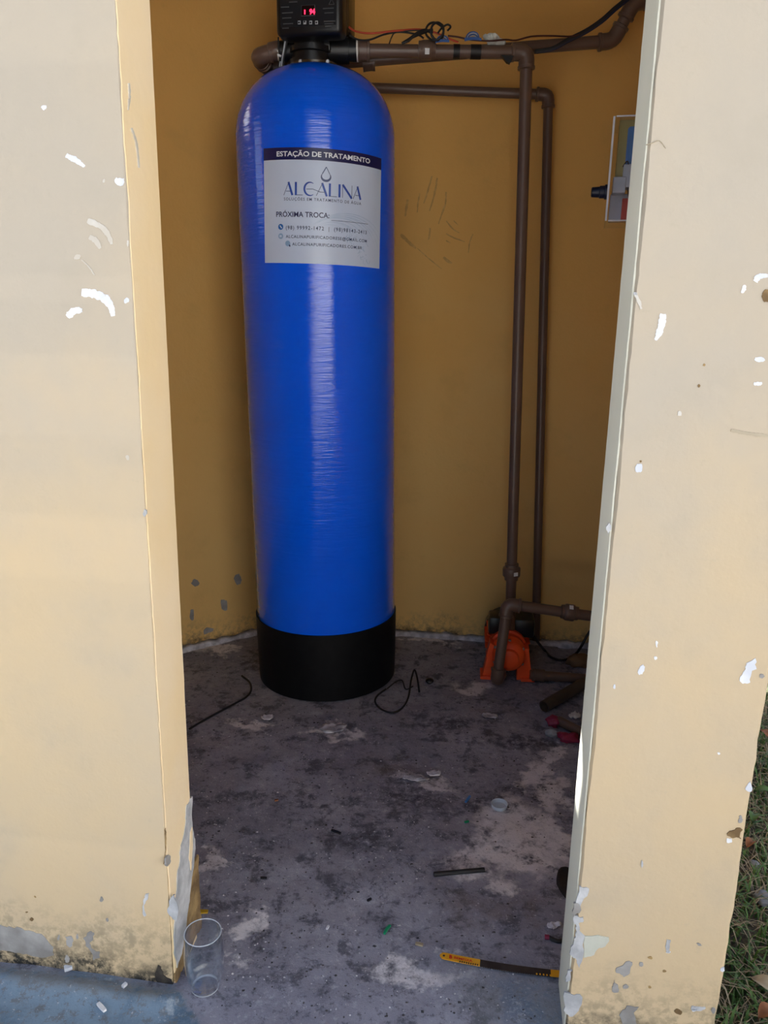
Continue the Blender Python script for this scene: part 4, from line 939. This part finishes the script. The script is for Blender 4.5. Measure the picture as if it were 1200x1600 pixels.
# black rod
ra, rb = gr(678, 1366, .005), gr(757, 1359, .005); rod = MB().tube([ra, rb], .0046, 12).build('black_rod', 'cable', None, True); tag(rod, 'straight black rubber rod lying on the floor', 'rod')
def chip(name, x, y, L, w_, ang, m, label, cat, th=.003, bend=0.):
    c = gz(x, y) + Z * (th * .6); a = math.radians(ang); d = Vector((math.cos(a), math.sin(a), 0)); o = Vector((-d.y, d.x, 0)); b = MB(); n = 6; P = []
    V = []; F = []
    for i in range(n + 1):
        t = i / n - .5; p = c + d * (t * L) + o * (bend * (1 - 4 * t * t)); ww = w_ / 2 * (1 - .35 * abs(t))
        V += [p - o * ww, p + o * ww, p + o * ww + Z * th, p - o * ww + Z * th]
    for i in range(n):
        for k in range(4): F.append((4 * i + k, 4 * i + (k + 1) % 4, 4 * i + 4 + (k + 1) % 4, 4 * i + 4 + k))
    F += [(0, 1, 2, 3), tuple(4 * n + k for k in range(4))]
    return tag(mk(name, V, F, m), label, cat)
chip('green_strip', 605, 1454, .022, .0048, 62, 'green', 'green plastic strip on the floor left of the blade', 'plastic', bend=.001)
chip('green_strip', 729, 1287, .010, .0045, 25, 'green', 'tiny green plastic bit near the round lid', 'plastic')
chip('blue_strip', 731, 1250, .026, .0050, 62, 'compblue', 'dark blue plastic strip left of the round lid', 'plastic')
chip('black_splinter', 525, 1302, .022, .005, -28, 'cable', 'black splinter on the open floor in front of the tank', 'splinter')
chip('black_splinter', 412, 1373, .012, .004, 0, 'cable', 'short black splinter on floor towards the left pier', 'splinter')
chip('black_splinter', 577, 1406, .009, .004, 40, 'cable', 'tiny black splinter above the green strip', 'splinter')
chip('cream_crumb', 655, 1477, .013, .006, -15, 'straw', 'cream coloured crumb between green strip and blade', 'crumb')
chip('orange_crumb', 432, 1252, .008, .005, 20, 'leafbrown', 'orange brown crumb on the floor ahead of the tank', 'crumb')
chip('yellow_scrap', 312, 1427, .030, .008, 2, 'ledge', 'yellow strip poking out behind the left pier above glass', 'plastic')
chip('white_crumb', 512, 1450, .008, .004, 70, 'primer', 'thin white crumb left of the green strip', 'crumb')
chip('white_crumb', 107, 1517, .012, .010, 30, 'primer', 'white plaster crumb on blue apron under left pier', 'crumb', .006)
chip('white_crumb', 159, 1578, .020, .006, -40, 'primer', 'long white plaster crumb on the blue apron', 'crumb', .004)
chip('white_crumb', 195, 1546, .008, .006, 60, 'primer', 'small white crumb on the apron beneath the pier corner', 'crumb', .004)
tw2 = empty('red_tipped_wire', gz(862, 1468)); tag(tw2, 'black wire end with a red tip beside right pier', 'wire')
MB().tube(crom(on_floor([(858, 1466), (866, 1470), (874, 1472), (884, 1470)], .004), 5), .0036, 8).build('wire_strand', 'cable', tw2, True)
MB().tube(on_floor([(851, 1465), (858, 1466)], .004), .0042, 8).build('red_tip', 'magenta', tw2, True)
# hole by the right pier, its dark inside painted as a raised black patch
hp = gr(892, 1382, 0)
pit = MB(); V = []; F = []
hq = []
for i in range(20):
    t = 2 * math.pi * i / 20; r = 1 + .25 * noise.noise(Vector((math.cos(t), math.sin(t), 2))); hq.append((hp.x + .024 * r * math.cos(t), hp.y + .042 * r * math.sin(t)))
for k, (s_, z_) in enumerate(((1.15, .001), (1.0, .006), (.86, .0055), (.6, .004))): V += [((x - hp.x) * s_ + hp.x, (y - hp.y) * s_ + hp.y, z_ + floor_z(x, y)) for x, y in hq]
for k in range(3):
    for i in range(20): F.append((20 * k + i, 20 * k + (i + 1) % 20, 20 * k + 20 + (i + 1) % 20, 20 * k + 20 + i))
F.append(tuple(60 + i for i in range(20)))
hole_o = mk('hole_patch', V, F, mat('hole_darkness', (.012, .009, .008), .85, (.03, .02, .015), 40, bump=.6), None, 'all'); tag(hole_o, 'black patch painted for the hole at foot of right pier', 'cavity')

# hacksaw blade
h0, h1 = gr(687, 1495.5, .003), gr(905, 1528, .003); hd = (h1 - h0).normalized(); ho = Vector((-hd.y, hd.x, 0)); HL = (h1 - h0).length; HW = .0135
blade = empty('hacksaw_blade', (h0 + h1) / 2); tag(blade, 'yellow and black hacksaw blade lying across the threshold', 'blade')
def bl(u, v, z=0): sag = .004 * math.sin(math.pi * u); return h0 + hd * (u * HL) + ho * (v * HW - sag * 1.2 + .002) + Z * (.0015 + z)
def blade_seg(u0, u1, m, name, end0=False, teeth=True, wob_=0.):
    up = []; dn = []; n = max(4, int((u1 - u0) * 60))
    for i in range(n + 1):
        u = u0 + (u1 - u0) * i / n; rnd_ = 1.
        if end0: t = min(1, (u - u0) * HL / (HW * .5)); rnd_ = math.sqrt(max(.05, 1 - (1 - t) ** 2))
        up.append(bl(u, .5 * rnd_)); dn.append(bl(u, -.5 * rnd_))
        if teeth and i < n and not end0: dn.append(bl(u + (u1 - u0) / n * .5, -.58))
    V = up + dn[::-1]; return MB().prism(V, Z * .0012).build(name, m, blade)
blade_seg(0, .295, 'yellow', 'painted_end', True); blade_seg(.295, .80, 'bladedark', 'worn_middle'); blade_seg(.80, 1.0, 'yellow', 'painted_tip', False, False)
MB().lathe(bl(.030, 0, .0012), Z, [(0, .0020), (.0004, .0020)], 12).build('pin_hole', 'bladedark', blade)
for k in range(9): MB().box(bl(.15 + .016 * k, -.42, .0014), (.0020, .0030, .0006), (hd, ho, Z)).build('worn_nick', 'bladedark', blade)
for k in range(5): MB().box(bl(.70 + .024 * k, -.42, .0014), (.0022, .0030, .0008), (hd, ho, Z)).build('paint_fleck', 'yellow', blade)
V, F = text_mesh('BEMFIXA', .02); me = bpy.data.meshes.new('lettering'); me.from_pydata([tuple(bl(.105 + .135 * v.x, -.16 + .36 * v.y, .0016)) for v in V], [], F); me.update(); fin('lettering', me, 'redprint', blade)
V, F = text_mesh('B', .05); me = bpy.data.meshes.new('maker_mark'); me.from_pydata([tuple(bl(.070 + .022 * v.x, -.24 + .52 * v.y, .0016)) for v in V], [], F); me.update(); fin('maker_mark', me, 'redprint', blade)

# grit strewn over the concrete: far too fine to count
def grit(n, m, name, label, seed, smin, smax):
    rnd = random.Random(seed); V = []; F = []
    for _ in range(n):
        y = rnd.uniform(.95, 2.40); x = rnd.uniform(-.32 - .30 * max(0, y - 1.05), .30 + .28 * max(0, y - 1.05))
        if (Vector((x, y)) - Vector((-.162, 2.14))).length < .225 or (y < 1.12 and (x < -.25 or x > .25)): continue
        if noise.noise(Vector((x * 5, y * 5, seed))) < rnd.uniform(-.5, .25): continue
        r = smin + (smax - smin) * rnd.random() ** 3; z = floor_z(x, y); a = rnd.uniform(0, 6.28); k = len(V); e = rnd.uniform(.5, 1.6)
        for i in range(4): V.append((x + r * e * math.cos(a + i * 1.57) * rnd.uniform(.6, 1.1), y + r * math.sin(a + i * 1.57) * rnd.uniform(.6, 1.1), z))
        V.append((x, y, z + r * rnd.uniform(.5, .9)))
        F += [(k + i, k + (i + 1) % 4, k + 4) for i in range(4)]
    me = bpy.data.meshes.new(name); me.from_pydata(V, [], F); me.update(); tag(fin(name, me, m), label, 'grit', kind='stuff')
M['palegrit'] = mat('pale_grit', (.30, .30, .34), .9, (.60, .60, .66), 60); M['darkgrit'] = mat('dark_grit', (.03, .03, .035), .9, (.07, .06, .06), 60)
grit(5000, 'palegrit', 'pale_grit', 'pale plaster grit scattered over the concrete floor', 3, .0005, .0026)
grit(4000, 'darkgrit', 'dark_grit', 'dark dirt grit scattered over the concrete floor', 6, .0006, .0032)

# drinking glass
gc = gr(321, 1543); gc.z = floor_z(gc.x, gc.y) + .001
pr = [(0, .0001), (0, .0195), (.003, .0215), (.014, .0262), (.035, .0300), (.060, .0310), (.104, .0288), (.1052, .0281), (.104, .0272), (.060, .0293), (.035, .0282), (.016, .0240), (.011, .0195), (.009, .014), (.0085, .0001)]
gl = empty('drinking_glass', gc)
MB().lathe(gc, Z, pr, 64, caps=False).build('glass_wall', 'glass', gl, 'all')
M['rimglint'] = mat('whitish_rim_glint', (.70, .76, .86), .08, (.78, .84, .92), 20, trans=.5, ior=1.3)  # whitish tint paints in the bright sky glint on rim and foot
MB().tube([gc + Vector((.0282 * math.cos(t / 32 * math.pi), .0282 * math.sin(t / 32 * math.pi), .1046)) for t in range(64)], .0009, 8, closed=True).build('glass_rim', 'rimglint', gl, 'all')
MB().lathe(gc, Z, [(.0006, .0200), (.0020, .0214), (.0032, .0222), (.0034, .0214), (.0020, .0204), (.0010, .0196)], 48, caps=False).build('glass_foot', 'rimglint', gl, 'all')
tag(gl, 'clear empty drinking glass standing at the foot of left pier', 'glass')

# ------------------------------------------------------------------ grass beside the right pier
def blades(name, n, m, label, cat, area, h, wd, lean, seed):
    rnd = random.Random(seed); V = []; F = []
    while len(V) < n * 5:
        y = rnd.uniform(*area[1]); x = rnd.uniform(*area[0])
        if x < .512 + .245 * max(0., y - 1.0) + .008 and y > .80: continue
        a = rnd.uniform(0, 6.28); hh = h * rnd.uniform(.4, 1.2); d = Vector((math.cos(a), math.sin(a), 0)); o = Vector((-d.y, d.x, 0)) * wd * rnd.uniform(.6, 1.3); p = Vector((x, y, -.06))
        ln = lean * rnd.uniform(.2, 1.3); k = len(V); q = p + d * hh * ln * .35 + Z * hh * .62; t = p + d * hh * ln + Z * hh * (1 - .35 * min(1, ln))
        V += [p - o, p + o, q + o * .75, q - o * .75, t]; F += [(k, k + 1, k + 2, k + 3), (k + 3, k + 2, k + 4)]
    me = bpy.data.meshes.new(name); me.from_pydata([tuple(v) for v in V], [], F); me.update(); o = fin(name, me, m); return tag(o, label, cat, kind='stuff')
AR = ((.45, 1.5), (.55, 3.4))
blades('grass', 13000, 'grass', 'patchy green grass growing beside the right pier', 'grass', AR, .055, .0022, 1.0, 1)
blades('dry_straw', 10000, 'straw', 'dry straw and dead grass among the green blades', 'straw', AR, .05, .0014, 2.2, 2)
def leaf(x, y, L, w_, ang, m, label):
    c = gr(x, y, -.02); c.z = -.022; a = math.radians(ang); d = Vector((math.cos(a), math.sin(a), 0)); o = Vector((-d.y, d.x, 0)); V = []; F = []; n = 8
    for i in range(n + 1):
        t = i / n; ww = w_ * math.sin(math.pi * t) ** .8 + .0006; p = c + d * (L * (t - .5)) + Z * (.012 * math.sin(t * 3))
        for s_ in (-1, 0, 1): V.append(p + o * ww * s_ + Z * (.006 if s_ else 0))
    q = len(V); V += [v - Z * .0006 for v in V]
    for i in range(n):
        for k in range(2): a_ = 3 * i + k; F += [(a_, a_ + 1, a_ + 4, a_ + 3), (q + a_, q + a_ + 3, q + a_ + 4, q + a_ + 1)]
    return tag(mk('fallen_leaf' if m == 'leafbrown' else 'weed_leaf', V, F, m, None, 'all'), label, 'leaf')
leaf(1172, 1322, .032, .009, 40, 'leafbrown', 'red brown dry leaf in the grass below the chipped hollow')
leaf(1196, 1150, .045, .013, 100, 'leafbrown', 'dark brown leaf at the right frame edge beside pier')
leaf(1198, 1588, .035, .012, 20, 'leafbrown', 'brown leaf in the grass at the bottom right corner')
leaf(1192, 1240, .040, .011, -20, 'leafgreen', 'broad green weed leaf close to the right pier edge')
leaf(1177, 1280, .034, .010, 60, 'leafgreen', 'green weed leaf just above the red brown leaf')
leaf(1194, 1545, .045, .014, 130, 'straw', 'pale dry leaf lying in the straw at right')
tag(lump('garden_stone', gr(1195, 1405, -.04) , (.018, .022, .010), 'greystone', None, 11, amp=.3), 'grey stone in the grass at the right frame edge', 'stone')
tag(lump('garden_stone', gr(1180, 1352, -.04) , (.010, .013, .008), 'greystone', None, 12, amp=.3), 'small grey stone in grass under the red brown leaf', 'stone')
